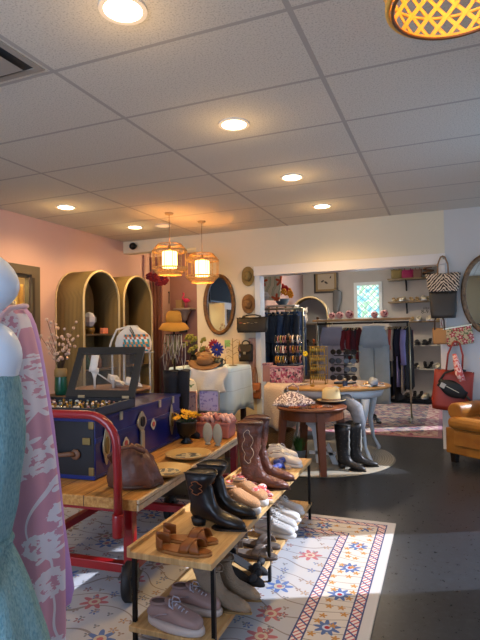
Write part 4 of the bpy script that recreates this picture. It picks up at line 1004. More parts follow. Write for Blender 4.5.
# round wooden side table with white sandals behind the glass lid
ct = P(137, 392, 3.45)
rt_ = thing('pedestal_table', 'round brown wooden pedestal table behind the display case', 'table', (-2.52, 3.45, 0))
tzz = .885
MB().lathe([(.001, tzz-.03), (.30, tzz-.03), (.31, tzz-.02), (.31, tzz-.004), (.30, tzz), (.001, tzz)], 48).build('table_top', mat('mid_brown_wood', '7a5230', .45, var=.3, vscale=6), rt_)
MB().lathe([(.18, .0), (.18, .02), (.05, .05), (.03, .12), (.045, .3), (.025, .5), (.05, .75), (.10, tzz-.031)], 24).build('pedestal', mw, rt_)
wht = mat('ivory_leather', 'e4ddd0', .4)
for i, (x, y, a, lb) in enumerate(((-2.62, 3.32, .9, 'ivory high heel sandal standing on the brown table behind the glass lid'), (-2.50, 3.40, .3, 'ivory low sandal on the brown table behind the glass lid, right one'))):
    t = thing('heeled_sandal', lb, 'sandal', (x, y, tzz), a, 'ivory sandals behind the glass lid')
    make_pump(t, wht, .13 if i == 0 else .06); t.scale = (1.15,)*3
    if i == 0: MB().sheet(lambda u, v: (.03+.045*math.cos(PI/2+PI*u)+.02*v, .03*math.sin(PI/2+PI*u)*(1-.3*v), .12+.11*v), 12, 6).build('back_panel', wht, t, solid=.004)
    MB().sheet(lambda u, v: (.12+.07*v, .036*math.cos(PI*u), (.05 if i == 0 else .03)*(1-.5*v)+.045*math.sin(PI*u)), 12, 6).build('vamp', wht, t, solid=.004)
# acrylic stand holding the white woven backpack
acr = mat('clear_acrylic', 'dfe4e4', .1, .0, spec=.8, alpha=.45)
sp_ = P(133, 352, 3.92)
ar = thing('acrylic_display_riser', 'clear acrylic riser beneath the white backpack', 'stand', (sp_.x-.02, 3.92, .701))
rz0 = sp_.z-.70
b = MB(); b.box((0, 0, rz0-.005), (.34, .24, .01)); b.build('top_sheet', acr, ar)
for sx_ in (-1, 1):
    for sy_ in (-1, 1): MB().cyl((sx_*.14, sy_*.09, 0), (sx_*.14, sy_*.09, rz0-.01), .009).build('post', acr, ar)
# low cabinet below it
t = thing('dark_counter', 'dark wooden counter behind the cart, carrying the acrylic riser and small trinkets', 'counter', (-2.73, 3.93, 0))
MB().box((0, 0, .68), (.60, .42, .04)).build('counter_top', mw, t, bev=.004); MB().box((0, 0, .33), (.56, .38, .66)).build('counter_body', mat('counter_dark', '2a1d15', .6), t)
cv = mat('white_canvas', 'd8d2c6', .8, bump=.2, bscale=40)
wv2 = NT('woven_stripe', .85); sx, sy, sz = wv2.xyz(wv2.obj())
band = wv2.ma('FRACT', wv2.ma('MULTIPLY', sz, 11)); check = wv2.gt(wv2.ma('SINE', wv2.ma('ADD', wv2.ma('MULTIPLY', sx, 160), wv2.ma('MULTIPLY', sz, 50))), 0)
wv2.col(wv2.mix(check, wv2.ramp(band, [(0, '2a8f94'), (.25, 'e0dccf'), (.45, 'd98a4a'), (.75, '2a8f94')], 'CONSTANT'), wv2.ramp(band, [(0, 'd8d2c6'), (.25, 'c06a44'), (.5, '217c84'), (.8, 'd98a4a')], 'CONSTANT')))
bp = thing('woven_backpack', 'white canvas backpack with a teal and orange woven front, on the acrylic riser', 'backpack', (sp_.x+.02, 3.90, sp_.z), .25, sc=1.02)
b = MB(); rr = []
for z, hx, hy, ox_ in ((0, .13, .075, 0), (.02, .15, .09, 0), (.08, .155, .10, 0), (.14, .14, .09, .0), (.18, .105, .07, -.005), (.205, .07, .05, -.01), (.225, .05, .04, -.01), (.235, .045, .03, -.01)):
    rr.append([(ox_+hx*math.copysign(abs(math.cos(a))**.7, math.cos(a))*(1+.03*math.sin(9*a)), hy*math.copysign(abs(math.sin(a))**.7, math.sin(a))*(1+.03*math.sin(7*a)), z) for a in [2*PI*j/40 for j in range(40)]])
b.loft(rr); b.build('bag_body', cv, bp)
b = MB()
def fn(u, v):
    a = -PI/2+(u-.15)*1.55; z = lerp(.01, .155, v); i = 0
    hx, hy = lerp(.157, .14, max(0, (z-.08)/.08)), lerp(.103, .088, max(0, (z-.08)/.08))
    return (hx*math.copysign(abs(math.cos(a))**.7, math.cos(a))*1.04, hy*math.copysign(abs(math.sin(a))**.7, math.sin(a))*1.05, z)
b.sheet(fn, 16, 8); b.build('woven_panel', wv2.m, bp, solid=.003)
MB().tube([(-.04, -.03, .225), (-.14, -.03, .20), (-.19, -.03, .10), (-.22, -.03, .0)], .009, 6).build('shoulder_strap', cv, bp)
MB().tube([(-.01, -.05, .22), (.03, -.08, .17), (.05, -.1, .11), (.0, -.09, .2)], .005, 6).build('drawstring', mat('grey_cord', '5c5a54', .7), bp)
MB().tube([(-.10, -.06, .02), (-.10, -.065, .1), (-.105, -.05, .16)], .006, 6).build('buckle_strap', blk, bp)

# ================= PENDANTS
rc = NT('split_rattan', .6); sx, sy, sz = rc.xyz(rc.obj()); nz = rc.noise(60, None, 3); rc.col(rc.ramp(nz, [(.3, 'b0803c'), (.7, 'e0b878')]))
glow = NT('lit_linen', .8); glow.put('ffe2ac', glow.b.inputs['Base Color']); glow.put('ffc978', glow.b.inputs['Emission Color']); glow.b.inputs['Emission Strength'].default_value = 5.5
def pendant(lab, px, py_top, Yp, s=1):
    """cage lamp; py_top is the top of the cage"""
    top = P(px, py_top, Yp)
    R_ = .155*s; Hh = .27*s
    t = thing('rattan_pendant_lamp', lab, 'pendant lamp', (top.x, Yp, top.z-Hh), group='twin rattan pendant lamps')
    zs = [0, .045*s, .065*s, .195*s, .215*s, .27*s]; rs = [.095*s, R_, R_, R_, R_, .095*s]
    for z, r in ((0, .105*s), (.055*s, R_), (.06*s, R_), (.205*s, R_), (.212*s, R_), (.27*s, .105*s)):
        MB().torus((0, 0, z), r, .0045, 40, 6).build('hoop', rc.m, t)
    n = 60; b = MB()
    for k in range(n):
        a = 2*PI*k/n; a2 = a+.12
        b.tube([(.105*s*math.cos(a), .105*s*math.sin(a), .27*s), (R_*math.cos(a2), R_*math.sin(a2), .212*s)], .0032, 4, cap=False)
    b.build('upper_weave', rc.m, t); b = MB()
    for k in range(n):
        a = 2*PI*k/n; a2 = a+.12
        b.tube([(.105*s*math.cos(a), .105*s*math.sin(a), 0), (R_*math.cos(a2), R_*math.sin(a2), .055*s)], .0032, 4, cap=False)
        b.tube([(.105*s*math.cos(a2), .105*s*math.sin(a2), 0), (R_*math.cos(a), R_*math.sin(a), .055*s)], .0032, 4, cap=False)
    b.build('lower_weave', rc.m, t)
    pass
    b = MB()
    for k in range(14):
        a = 2*PI*k/14; b.cyl((R_*math.cos(a), R_*math.sin(a), .06*s), (R_*math.cos(a), R_*math.sin(a), .205*s), .003, n=5)
        b.cyl((R_*math.cos(a+.1), R_*math.sin(a+.1), .06*s), (R_*math.cos(a+.1), R_*math.sin(a+.1), .205*s), .002, n=5)
    b.build('cage_rods', rc.m, t)
    b = MB(); b.lathe([(.062*s, .06*s), (.066*s, .065*s), (.066*s, .20*s), (.06*s, .205*s)], 30, cap=False); b.build('inner_shade', glow.m, t)
    b = MB(); b.cyl((0, 0, .2*s), (0, 0, .26*s), .016); b.build('lamp_holder', brass_d, t)
    L_ = CEIL-(top.z-Hh)
    MB().cyl((0, 0, .26*s), (0, 0, L_-.02), .0035, n=8).build('cord', mat('tan_cord', '8a6c42', .7), t)
    MB().lathe([(.001, L_-.022), (.04, L_-.02), (.05, L_-.001), (.001, L_-.001)], 24).build('ceiling_cup', mat('cup_tan', 'b0956a', .5), t)
    light('pendant_bulb', 'POINT', (top.x, Yp, top.z-Hh+.13*s), 9, 'ffb45e', .05)
    return t
pendant('rattan cage pendant lamp on the left, slightly higher of the two', 169.5, 244.5, 4.83, 1.22)
pendant('rattan cage pendant lamp on the right, slightly lower of the two', 202, 254, 5.35, 1.24)
# big woven lamp near the camera, top right
Yb = 1.85; cpt = P(446, 40, Yb)
bz = cpt.z
big = thing('woven_basket_lamp', 'large glowing honeycomb-weave bamboo pendant lamp at the top right corner', 'pendant lamp', (cpt.x+.035, Yb-.2, bz))
bam = mat('bamboo_strip', 'eab04e', .5); RB = .205
for z, r in ((0, RB*.93), (.012, RB), (.085, RB*1.06), (.20, RB*1.02), (.30, RB*.8)):
    b = MB(); b.tube([(r*math.cos(a), r*math.sin(a), z) for a in [2*PI*i/48 for i in range(48)]], .006 if z != .012 else .009, 6, True); b.build('hoop', bam if z else mat('dark_cane', '6a4018', .5), big)
b = MB()
def rad(z): return RB*(1+.06*math.sin(min(1, z/.2)*PI/2)) if z < .2 else RB*(1.02-.22*(z-.2)/.1)
for k in range(22):
    for sg in (-1, 1):
        pts = []
        for i in range(11):
            z = .012+.288*i/10; a = 2*PI*k/22+sg*i/10*1.1; r = rad(z)+(.002*sg); pts.append((r*math.cos(a), r*math.sin(a), z))
        # flat strip
        rings = []
        for i, p in enumerate(pts):
            a = math.atan2(p[1], p[0]); tdir = Vector((-math.sin(a), math.cos(a), 0)); rad_ = Vector((math.cos(a), math.sin(a), 0)); P_ = Vector(p)
            rings.append([P_-tdir*.0085-rad_*.0012, P_+tdir*.0085-rad_*.0012, P_+tdir*.0085+rad_*.0012, P_-tdir*.0085+rad_*.0012])
        b.loft(rings, True, False)
b.build('lattice', bam, big)
b = MB(); b.ball((0, 0, .17), .05, 16, 10); b.build('bulb', mat('bulb_glow', 'fff0cc', .4, emit='ffc672', es=22), big)
MB().cyl((0, 0, .21), (0, 0, CEIL-bz), .006).build('cord', bkm, big)
light('basket_bulb', 'POINT', (cpt.x+.035, Yb-.2, bz+.16), 16, 'ffb250', .05)
# ================= FITTING-ROOM CORNER AND BACK WALL
prose = mat('rose_drape', 'c89a8a', .85, var=.15, vscale=3)
def drape(px0, px1, Y, z0, z1, m, lab, folds, amp=.03, grp=None):
    a, c = P(px0, 300, Y).x, P(px1, 300, Y).x
    return curt('drape', a, c, Y, z0, z1, m, lab, folds, amp, 'curtain', 'X', grp)
drape(126, 146, 6.55, .03, 2.5, prose, 'dusty rose drape hanging left in the fitting-room corner', 5)
drape(147, 163, 6.75, .03, 2.5, mat('plum_drape', 'a8786c', .85), 'darker plum-rose drape right of the dusty rose one', 5)
rd = mat('red_bloom', '8c2024', .8)
sw = thing('flower_swag', 'dark red flower swag hanging at the top of the drapes', 'garland', P(159, 281, 6.4))
MB().tube([P(148, 277, 6.4)-sw.location, P(156, 281, 6.4)-sw.location, P(166, 283, 6.4)-sw.location], .02, 8).build('garland_vine', mat('dark_leaf', '2c2c1e', .8), sw)
rnd = random.Random(4)
for i in range(12):
    p = P(149+1.5*i, 277+4*(i/12)+rnd.uniform(-2, 4), 6.36)-sw.location
    b = MB(); 
    for k in range(5): b.ball((p.x+.03*math.cos(k*1.26), p.y, p.z+.03*math.sin(k*1.26)), (.028, .02, .028), 7, 5)
    b.ball((p.x, p.y-.015, p.z), .02, 7, 5); b.build('bloom', rd if i % 3 else mat('plum_bloom', '6a1c34', .8), sw)
# small wall shelf with a pink flamingo
fs = P(182, 308, 7.15)
t = thing('corbel_shelf', 'small carved pale shelf on the mauve wall', 'shelf', (fs.x, 7.35, fs.z))
MB().box((0, -.11, -.015), (.30, .22, .03)).build('shelf_top', mat('aged_plaster', 'a89888', .7), t, bev=.006)
MB().lathe([(.001, -.2), (.03, -.19), (.05, -.12), (.09, -.05), (.1, -.031), (.001, -.031)], 16, c=(0, -.1, 0)).build('corbel', MATS['aged_plaster'], t)
fl_ = thing('flamingo_figurine', 'hot pink flamingo figurine on the small carved wall shelf', 'figurine', (fs.x+.03, 7.24, fs.z+.001), sc=.75)
hp_ = mat('hot_pink', 'd01c5c', .5)
b = MB(); b.ball((0, 0, .16), (.07, .04, .05), 14, 8); b.tube([(-.05, 0, .17), (-.09, 0, .23), (-.05, 0, .28), (-.06, 0, .32), (-.10, 0, .31)], [.02, .015, .012, .016, .006], 8); b.tube([(.05, 0, .17), (.10, 0, .14)], [.03, .004], 8); b.build('body', hp_, fl_)
for x in (-.015, .015): MB().cyl((x, 0, 0), (x, 0, .13), .005).build('leg', hp_, fl_)
t = thing('small_crate', 'small pale box left of the flamingo on the shelf', 'box', (fs.x-.09, 7.24, fs.z+.001)); MB().box((0, 0, .06), (.10, .08, .12)).build('box_body', mat('kraft', 'a08458', .7), t, bev=.003); MB().box((0, 0, .125), (.11, .09, .012)).build('box_lid', MATS['kraft'], t)
t = thing('dark_wall_hanging', 'dark driftwood wall hanging left of the flamingo shelf', 'decoration', P(163, 302, 7.3))
b = MB(); b.tube([(-.12, 0, .16), (0, 0, .18), (.12, 0, .15)], .014, 7); 
for k in range(9): b.tube([(-.12+.03*k, 0, .165), (-.12+.03*k, -.01, -.05-.03*abs(4-k)*-1-.1)], .008, 5)
b.build('fringe', mat('grey_driftwood', '4c423c', .9), t)
t = thing('picture_frame', 'tall thin dark picture frame on the mauve wall below the flamingo', 'picture', P(183.5, 322, 7.33))
MB().ringprism([(-.07, -.17), (.07, -.17), (.07, .17), (-.07, .17)], [(-.05, -.15), (.05, -.15), (.05, .15), (-.05, .15)], .02, XZ()).build('frame', blk, t); MB().prism([(-.051, -.151), (.051, -.151), (.051, .151), (-.051, .151)], .006, XZ((0, -.003, 0))).build('print', mat('grey_print', '6c6462', .7), t)
# purple armchair-like chair behind
pc_ = mat('aubergine_velvet', '3c1e2e', .9, sheen=.4)
cz = P(186, 362, 6.1)
t = thing('velvet_chair', 'dark aubergine velvet tub chair in the fitting-room corner', 'chair', (P(182, 350, 6.6).x, 6.62, 0), -.3)
MB().box((0, 0, .25), (.6, .6, .34)).build('seat', pc_, t, bev=.05)
b = MB()
def fn(u, v):
    a = -PI*.15+PI*1.3*u; z = lerp(.1, .95+.25*math.sin(PI*u), v); return (.33*math.cos(a), .33*math.sin(a), z)
b.sheet(fn, 24, 6); b.build('tub_back', pc_, t, solid=.07)
for x, y in ((-.22, -.22), (.22, -.22), (.22, .22), (-.22, .22)): MB().cyl((x, y, 0), (x, y, .09), .018).build('leg', bkm, t)

# bucket hat on a jewellery stand with necklaces
Yh = 4.35
hc_ = P(174, 328, Yh)
hs = thing('necklace_stand', 'slim dark stand hung with pale necklaces beneath the mustard bucket hat', 'stand', (hc_.x, Yh, .701))
H_ = hc_.z-.70
# the counter it stands on
ctn = thing('rear_counter', 'dark counter behind the trunk carrying the necklace stand and hats', 'counter', (hc_.x-.06, Yh+.2, 0))
MB().box((0, .0, .68), (.42, .5, .04)).build('counter_top', mw, ctn, bev=.004); MB().box((0, 0, .33), (.38, .46, .66)).build('counter_body', MATS['counter_dark'], ctn)
b = MB(); b.lathe([(.001, 0), (.09, 0), (.09, .012), (.012, .02), (.01, H_), (.001, H_)], 24); b.tube([(-.12, 0, H_*.78), (.12, 0, H_*.78)], .006); b.tube([(-.09, 0, H_*.90), (.09, 0, H_*.90)], .006); b.ball((0, 0, H_+.03), .06, 14, 8); b.build('stand_post', bkm, hs)
rnd = random.Random(8)
nmats = [mat('pearl_strand', 'cfc6b4', .4), mat('grey_bead', '8d8c8a', .4), mat('olive_bead', '7c7c4c', .5), mat('brown_bead', '6c4a34', .5)]
for i in range(14):
    x = -.11+.017*i; z = H_*.78 if i % 2 else H_*.9; x *= 1 if i % 2 else .75; L_ = rnd.uniform(.12, .28)
    o = MB().tube([(x-.012, -.008, z), (x-.02, -.02, z-L_*.6), (x, -.025, z-L_), (x+.02, -.02, z-L_*.6), (x+.012, -.008, z)], .005, 6).build('bead_necklace', nmats[i % 4], loc=hs.location)
    tag(o, 'beaded necklace hanging from the slim stand under the mustard hat', 'necklace', 'necklaces on the hat stand')
hatm = mat('mustard_felt', 'c4882c', .85, bump=.3, bscale=60)
def hat(nm, lab, loc, m, r, h, brim, cat='hat', band=None, rot=None, droop=.0, rz=0, wav=0, pinch=0, group=None, sy=1):
    t = thing(nm, lab, cat, loc, rz, group, rot=rot)
    b = MB()
    prof = [(r, 0), (r*.97, h*.45), (r*.86, h*.85), (r*.6, h), (.001, h*(1-pinch))]
    b.lathe(prof, 32, sy=sy, cap=False); b.build('crown', m, t, solid=.004)
    b = MB()
    def fn(u, v):
        a = 2*PI*u; rr = lerp(r*.99, r+brim, v); return (rr*math.cos(a), sy*rr*math.sin(a), -droop*v*v+wav*v*math.sin(2*a+.5)+.002)
    b.sheet(fn, 40, 5, closeu=True); b.build('brim', m, t, solid=.004)
    if band: MB().lathe([(r*1.012, .004), (r*.995, h*.22)], 32, sy=sy, cap=False).build('hat_band', band, t, solid=.004)
    return t
hat('bucket_hat', 'mustard yellow felt bucket hat on the slim dark stand', (hc_.x, Yh, hc_.z-.02+.07), hatm, .078, .115, .07, droop=.075, wav=.012)
# dried yellow-green flowers
yg = mat('dried_yellow_green', '8c8a3c', .8); t = thing('dried_flowers', 'tall yellow-green dried flowers in a dark vase left of the stacked hats', 'plant', (P(193, 350, 4.98).x, 4.98, .946))
MB().lathe([(.001, 0), (.04, 0), (.05, .06), (.03, .13), (.001, .12)], 18).build('vase', bkm, t)
rnd = random.Random(2)
zt = P(193, 332, 4.98).z-.945
for i in range(9):
    x, y, z = rnd.uniform(-.10, .10), rnd.uniform(-.06, .06), rnd.uniform(.18, max(.3, zt))
    s = MB().tube([(0, 0, .1), (x*.6, y*.6, z*.6), (x, y, z)], .003, 5).build('stem', gr, t)
    b = MB()
    for k in range(6): b.ball((x+.02*math.cos(k), y+.01*math.sin(2*k), z+.02*math.sin(k*1.7)), (.019, .014, .016), 7, 5)
    b.build('flower_head', yg, s)

# cloth-draped display table with hats, mug, flowers
Yc = 5.0
cl_l, cl_r = P(192, 368, Yc), P(246, 372, Yc)
TX, TW2, TZ = (-2.62-1.98)/2, .66, .945
t = thing('display_table', 'square table beneath the white-blue cloth near the oval mirror', 'table', (-2.46, 5.20, 0))
MB().box((0, 0, .925), (.66, .54, .03)).build('table_top', mw, t)
for a, c_ in ((-1, -1), (1, -1), (1, 1), (-1, 1)): MB().box((a*.29, c_*.23, .455), (.05, .05, .91)).build('leg', mw, t)
clm = NT('pale_cloth', .85, .2); sx, sy, sz = clm.xyz(clm.obj())
clm.col(clm.mix(clm.lt(clm.ma('ABSOLUTE', clm.ma('SUBTRACT', clm.ma('FRACT', clm.ma('MULTIPLY', sz, 5)), .5)), .02), 'bdd6ea', 'a6bfd4'))
b = MB()
def cloth_box(hx, hy, z, drop, n=72, fold=.03, seed=0):
    rings = []
    def ringat(s, zz, w):
        r = []
        for j in range(n):
            a = 2*PI*j/n; c_, s_ = math.cos(a), math.sin(a); k = 1/max(abs(c_), abs(s_)); k = min(k, 1.40)
            q = 1+w*(math.sin(9*a+seed)+.5*math.sin(17*a))
            r.append((hx*s*c_*k*q, hy*s*s_*k*q, zz-.55*(z-zz)*max(0, k-1.15)))
        return r
    rings = [ringat(.02, z+.004, 0), ringat(.9, z+.004, 0), ringat(1.0, z+.002, 0), ringat(1.02, z-.015, 0)]
    for i in range(1, 7):
        rings.append(ringat(1.03+.02*i/6, z-drop*i/6*1.0, fold*i/6))
    return rings
b.loft(cloth_box(.36, .30, .941, .46), False); o = b.build('tablecloth', clm.m, loc=(-2.46, 5.20, 0), solid=.003); tag(o, 'pale blue-white cloth draped over the square table by the oval mirror', 'tablecloth')
# tissue-like white paper sheet
b = MB(); b.sheet(lambda u, v: (lerp(-.20, .22, u)+.02*math.sin(v*7), -.02*v+.012*math.sin(u*11)-.03*v, lerp(0, -.26, v)-.03*math.sin(u*4)), 24, 14)
ww = P(206, 384, 4.72); o = b.build('folded_scarf', mat('white_lace', 'd9dadc', .85, bump=.3, bscale=50), loc=(ww.x+.0, 4.76, .955), solid=.004); tag(o, 'white scarf hanging over the front of the cloth-draped table', 'scarf')
Zc = .952
straw = mat('tan_straw', 'b08a5a', .8, bump=.4, bscale=120); strawd = mat('brown_straw', '7a5a3a', .8, bump=.4, bscale=120)
hp1 = P(203, 372, 5.05)
hat('boater_hat', 'tan straw hat with flat crown on the cloth-draped table', (-2.50, 5.10, Zc+.055), straw, .105, .10, .09, band=mat('cream_ribbon', 'c8b490', .7), droop=.0, pinch=.05)
hat('brimmed_hat', 'brown straw hat lying tilted in front of the tan straw hat', (-2.40, 4.93, Zc+.045), strawd, .09, .07, .09, rot=(.35, .1, 0), wav=.01)
t = thing('wrapped_scarf', 'cream scarf with green leaf print slumped left of the stacked hats', 'scarf', P(189, 388, 4.6)); 
lf = NT('leaf_print', .85); m_, d_, c_ = lf.flower(lf.comb(lf.xyz(lf.obj())[0], lf.xyz(lf.obj())[2]), 16, 3, .012, .007); lf.col(lf.mix(m_, 'd6cfb4', '5c7a4a'))
b = MB(); b.sheet(lambda u, v: (lerp(-.09, .10, u)+.10*v-.06+.01*math.sin(9*v), .03*math.sin(u*8)-.05*math.sin(PI*u), lerp(.15, -.14, v)-.10*abs(u-.3)), 22, 16); b.build('cloth', lf.m, t, solid=.004)
MB().tube([(-.02, .03, .14), (-.02, .04, -.0), (-.02, .04, t.location.z*-1+.70)], .006, 6).build('hanger_rod', bkm, t)
# mug
mp = P(217.5, 364, 4.95)
t = thing('dark_mug', 'dark green-black mug on the cloth-draped table', 'mug', (mp.x, 4.98, Zc))
MB().lathe([(.001, 0), (.045, 0), (.048, .01), (.048, .09), (.043, .09), (.041, .02), (.001, .015)], 28).build('cup', mat('dark_green_glaze', '26302c', .25), t)
MB().tube([(.046, 0, .075), (.075, 0, .07), (.078, 0, .035), (.046, 0, .02)], .007, 8).build('handle', MATS['dark_green_glaze'], t)
def bloom(nm, lab, px, py, Y, r, m, base_z, cm_=None, layers=3):
    p = P(px, py, Y); t = thing(nm, lab, 'flower', (p.x, Y, base_z)); h = p.z-base_z
    MB().tube([(0, .0, 0), (.01, .01, h*.5), (0, 0, h)], .004, 5).build('stem', gr, t)
    b = MB()
    for l in range(layers):
        n = 12; 
        for k in range(n):
            a = 2*PI*(k+.5*l)/n; rr = r*(1-.25*l)
            M_ = Matrix.Translation((0, -.012*l, h)) @ Matrix.Rotation(PI/2, 4, 'X') @ Matrix.Rotation(a, 4, 'Z') @ Matrix.Rotation(-.25-.2*l, 4, 'Y')
            b.ball((rr*.55, 0, 0), (rr*.5, rr*.17, .004), 6, 4, M_)
    b.build('petals', m, t); MB().ball((0, -.012*layers, h), r*.18, 8, 6).build('centre', cm_ or ctrm, t)
bloom('silk_flower', 'crimson silk flower above the cloth-draped table', 214.5, 345, 5.2, .075, mat('crimson_silk', 'a01638', .7), Zc)
bloom('silk_flower', 'royal blue silk flower just below the crimson one', 218, 349.5, 5.1, .085, mat('royal_silk', '2a3a9c', .7), Zc)
bloom('silk_flower', 'peach silk flower left of the crimson and blue ones', 206, 351, 5.1, .065, mat('peach_silk', 'c08a6c', .7), Zc)
# wire earring tree with tiny bits and a green note
t = thing('wire_earring_tree', 'curly brass wire earring tree on the cloth-draped table', 'jewelry stand', (P(233, 366, 5.2).x, 5.2, Zc))
b = MB(); b.lathe([(.001, 0), (.05, 0), (.05, .006), (.001, .008)], 18); b.tube([(0, 0, 0), (0, 0, .30)], .004)
for k in range(6):
    s = 1 if k % 2 else -1; z = .08+.035*k; b.tube([(0, 0, z), (s*.05, 0, z+.03), (s*.085, 0, z+.02), (s*.07, 0, z-.01), (s*.05, 0, z+.005)], .0028, 5)
b.build('wire_tree', brass_d, t)
for k in range(6):
    s = 1 if k % 2 else -1; p = Vector(t.location)+Vector((s*.085, -.004, .08+.035*k+.0)); o = MB().lathe([(.001, -.035), (.009, -.02), (.004, 0), (.001, .02)], 8).build('drop_earring', rmats[k % 5], loc=p); tag(o, 'drop earring hanging on the curly wire tree', 'earring', 'earrings on the curly wire tree')
p = P(226.5, 343.5, 6.02); t = MB().box((0, 0, 0), (.075, .004, .085)).build('paper_note', mat('lime_paper', '8fc97c', .8), loc=(p.x, 6.0475, p.z)); tag(t, 'lime green paper note stuck on the wall below the oval mirror', 'note')
p = P(236, 370, 6.0)

# ---- on the back wall, left part
def wall_mirror(lab, px, py, hw, hh, th, m, Y=YB, fw=.05, beads=0):
    c = P(px, py, Y); t = thing('oval_mirror', lab, 'mirror', (c.x, Y-.001, c.z))
    n = 64; prof = [(0, 0), (.0, .028), (.4, .04), (.75, .03), (1.0, .024), (1.0, 0)]
    rings = []
    for j in range(n):
        a = 2*PI*j/n; r = []
        for u, d in prof:
            k = fw*u; r.append(((hw-k)*math.cos(a), -d*(1+.10*math.sin(beads*a)), (hh-k)*math.sin(a)))
        rings.append(r)
    MB().loft(rings, close=True).build('frame', m, t)
    mg = mat('mirror_glass', 'd8dcdc', .02, 1)
    MB().prism([((hw-fw+.004)*math.cos(2*PI*i/64), (hh-fw+.004)*math.sin(2*PI*i/64)) for i in range(64)], .008, XZ((0, 0, 0))).build('mirror_pane', mg, t)
    return t
gilt = mat('antique_gilt_wood', '7a5426', .45, .2, bump=.5, bscale=60, col2='5a3c1a', vscale=25)
gilt2 = mat('antique_gold_frame', '86694a', .42, .35, bump=.6, bscale=60, col2='5c4630', vscale=25)
wall_mirror('oval mirror in a carved gilt wood frame on the wall behind the pendant lamps', 219.7, 304.5, .225, .395, .03, gilt, fw=.05, beads=60)
wall_mirror('large oval mirror in an antique gold frame at the right edge of the back wall', 488.5, 294, .275, .435, .03, gilt2, fw=.055, beads=70)
def wallhat(lab, px, py, hw, hh, m, band=None):
    c = P(px, py, YB); t = thing('wall_hat', lab, 'hat', (c.x, YB-.012, c.z), rot=(PI/2, 0, 0))
    b = MB(); b.lathe([(hw*.5, 0), (hw*.47, .05), (hw*.40, .085), (hw*.2, .095), (.001, .085)], 28, sy=hh/hw, cap=False); b.build('crown', m, t, solid=.003)
    b = MB(); b.sheet(lambda u, v: (lerp(hw*.48, hw, v)*math.cos(2*PI*u), hh/hw*lerp(hw*.48, hw, v)*math.sin(2*PI*u), .002+.012*v*math.sin(4*PI*u)**2), 40, 5, closeu=True); b.build('brim', m, t, solid=.004)
    MB().lathe([(hw*.505, .003), (hw*.495, .022)], 28, sy=hh/hw, cap=False).build('hat_band', band or mat('brown_ribbon', '5c3a20', .7), t, solid=.003)
wallhat('woven olive-gold straw hat hung on the wall, the upper of two', 248.5, 276.5, .088, .125, mat('olive_straw', '94783e', .7, bump=.5, bscale=110))
wallhat('brown pinched fedora hung on the wall just above the black handbag', 249, 304, .092, .125, mat('brown_felt_straw', '8a6030', .7, bump=.5, bscale=90))
soft = mat('soft_black_leather', '15120f', .6, bump=.2, bscale=40)
def handbag(nm, lab, cat, loc, w, h, d, m, handle=None, hm=None, rz=0, taper=1, round_=.5, flap=None, rot=None, group=None, par=None):
    t = thing(nm, lab, cat, loc, rz, group, rot=rot)
    b = MB(); rings = []
    for i in range(9):
        v = i/8; z = h*v; k = lerp(1, taper, v)*(1-.06*math.sin(PI*v)*(1-round_)); dd_ = d*(1-.65*v**2)
        kk = k*(.9+.1*min(1, v*4))
        rings.append([(w/2*kk*math.copysign(abs(math.cos(a))**.5, math.cos(a)), dd_/2*math.copysign(abs(math.sin(a))**.6, math.sin(a)), z+(.01*math.sin(6*a) if i == 8 else 0)) for a in [2*PI*j/36 for j in range(36)]])
    b.loft(rings); b.build('bag_body', m, t, bev=0)
    if handle:
        for s in ((-1, 1) if handle[2] == 2 else (0,)):
            hh, hw_ = handle[0], handle[1]
            MB().tube([(-hw_/2, s*d*.18, h*.9), (-hw_*.46, s*d*.16, h+hh*.55), (-hw_*.2, s*d*.1, h+hh*.95), (0, s*d*.08, h+hh), (hw_*.2, s*d*.1, h+hh*.95), (hw_*.46, s*d*.16, h+hh*.55), (hw_/2, s*d*.18, h*.9)], handle[3] if len(handle) > 3 else .008, 7).build('handle', hm or m, t)
    if flap:
        MB().sheet(lambda u, v: (lerp(-w*.46, w*.46, u), -d*.5*(1-.55*(1-v)**1)-.006*v, h-(h*.55)*v*(1-.35*abs(2*u-1)**2)), 16, 6).build('flap', flap, t, solid=.004)
        MB().box((0, -d*.5-.006, h*.5), (.03, .012, .03)).build('clasp', nick, t, bev=.002)
    return t
def hook(p, m=None, l=.05, lab=None):
    pass
bb_ = P(250, 332.5, 5.9)
h_ = handbag('wide_handbag', 'wide black leather handbag with silver charms hanging on the wall under the two hats', 'bag', (bb_.x, 5.975, bb_.z), .41, .185, .14, soft, (.035, .24, 2), flap=None)
for k in range(5): MB().torus((-.12+.05*k, -.078, .12-.008*(k % 2)), .016, .003, 12, 5, M=Matrix.Identity(4)).build('charm', nick if k != 0 else mat('red_charm', 'a83830', .5), h_)
p = P(245, 361.5, 5.95); handbag('small_black_bag', 'small black leather shoulder bag hanging on the wall right of the silk flowers', 'bag', (p.x, 5.985, p.z), .19, .21, .09, soft, (.05, .1, 1), flap=soft)
p = P(254, 399, 5.95); handbag('brown_pouch', 'small brown leather pouch bag hanging low on the wall by the white post', 'bag', (p.x, 6.008, p.z), .15, .19, .07, mat('saddle_leather', '8a5230', .5), (.20, .06, 1, .005), flap=mat('saddle_leather', ''))
t = thing('scarf_strip', 'faded pink patterned strip hanging on the wall left of the white post', 'scarf', (P(253, 350, YB).x, 6.03, P(253, 360, YB).z))
MB().sheet(lambda u, v: (lerp(-.045, .045, u), -.006-.008*math.sin(u*12+v*3), lerp(.28, -.30, v)), 10, 20).build('cloth', mat('faded_pink_cloth', 'b4938a', .8, var=.3, vscale=30), t, solid=.003)
# low shelf unit under the wall items
t = thing('narrow_shelf', 'white wall shelf strip behind the cloth table', 'shelf', (-2.75, 5.93, 0))
MB().box((0, 0, .86), (.4, .2, .02)).build('shelf_top', trimw, t); MB().box((0, .05, .425), (.36, .04, .85)).build('support', trimw, t)
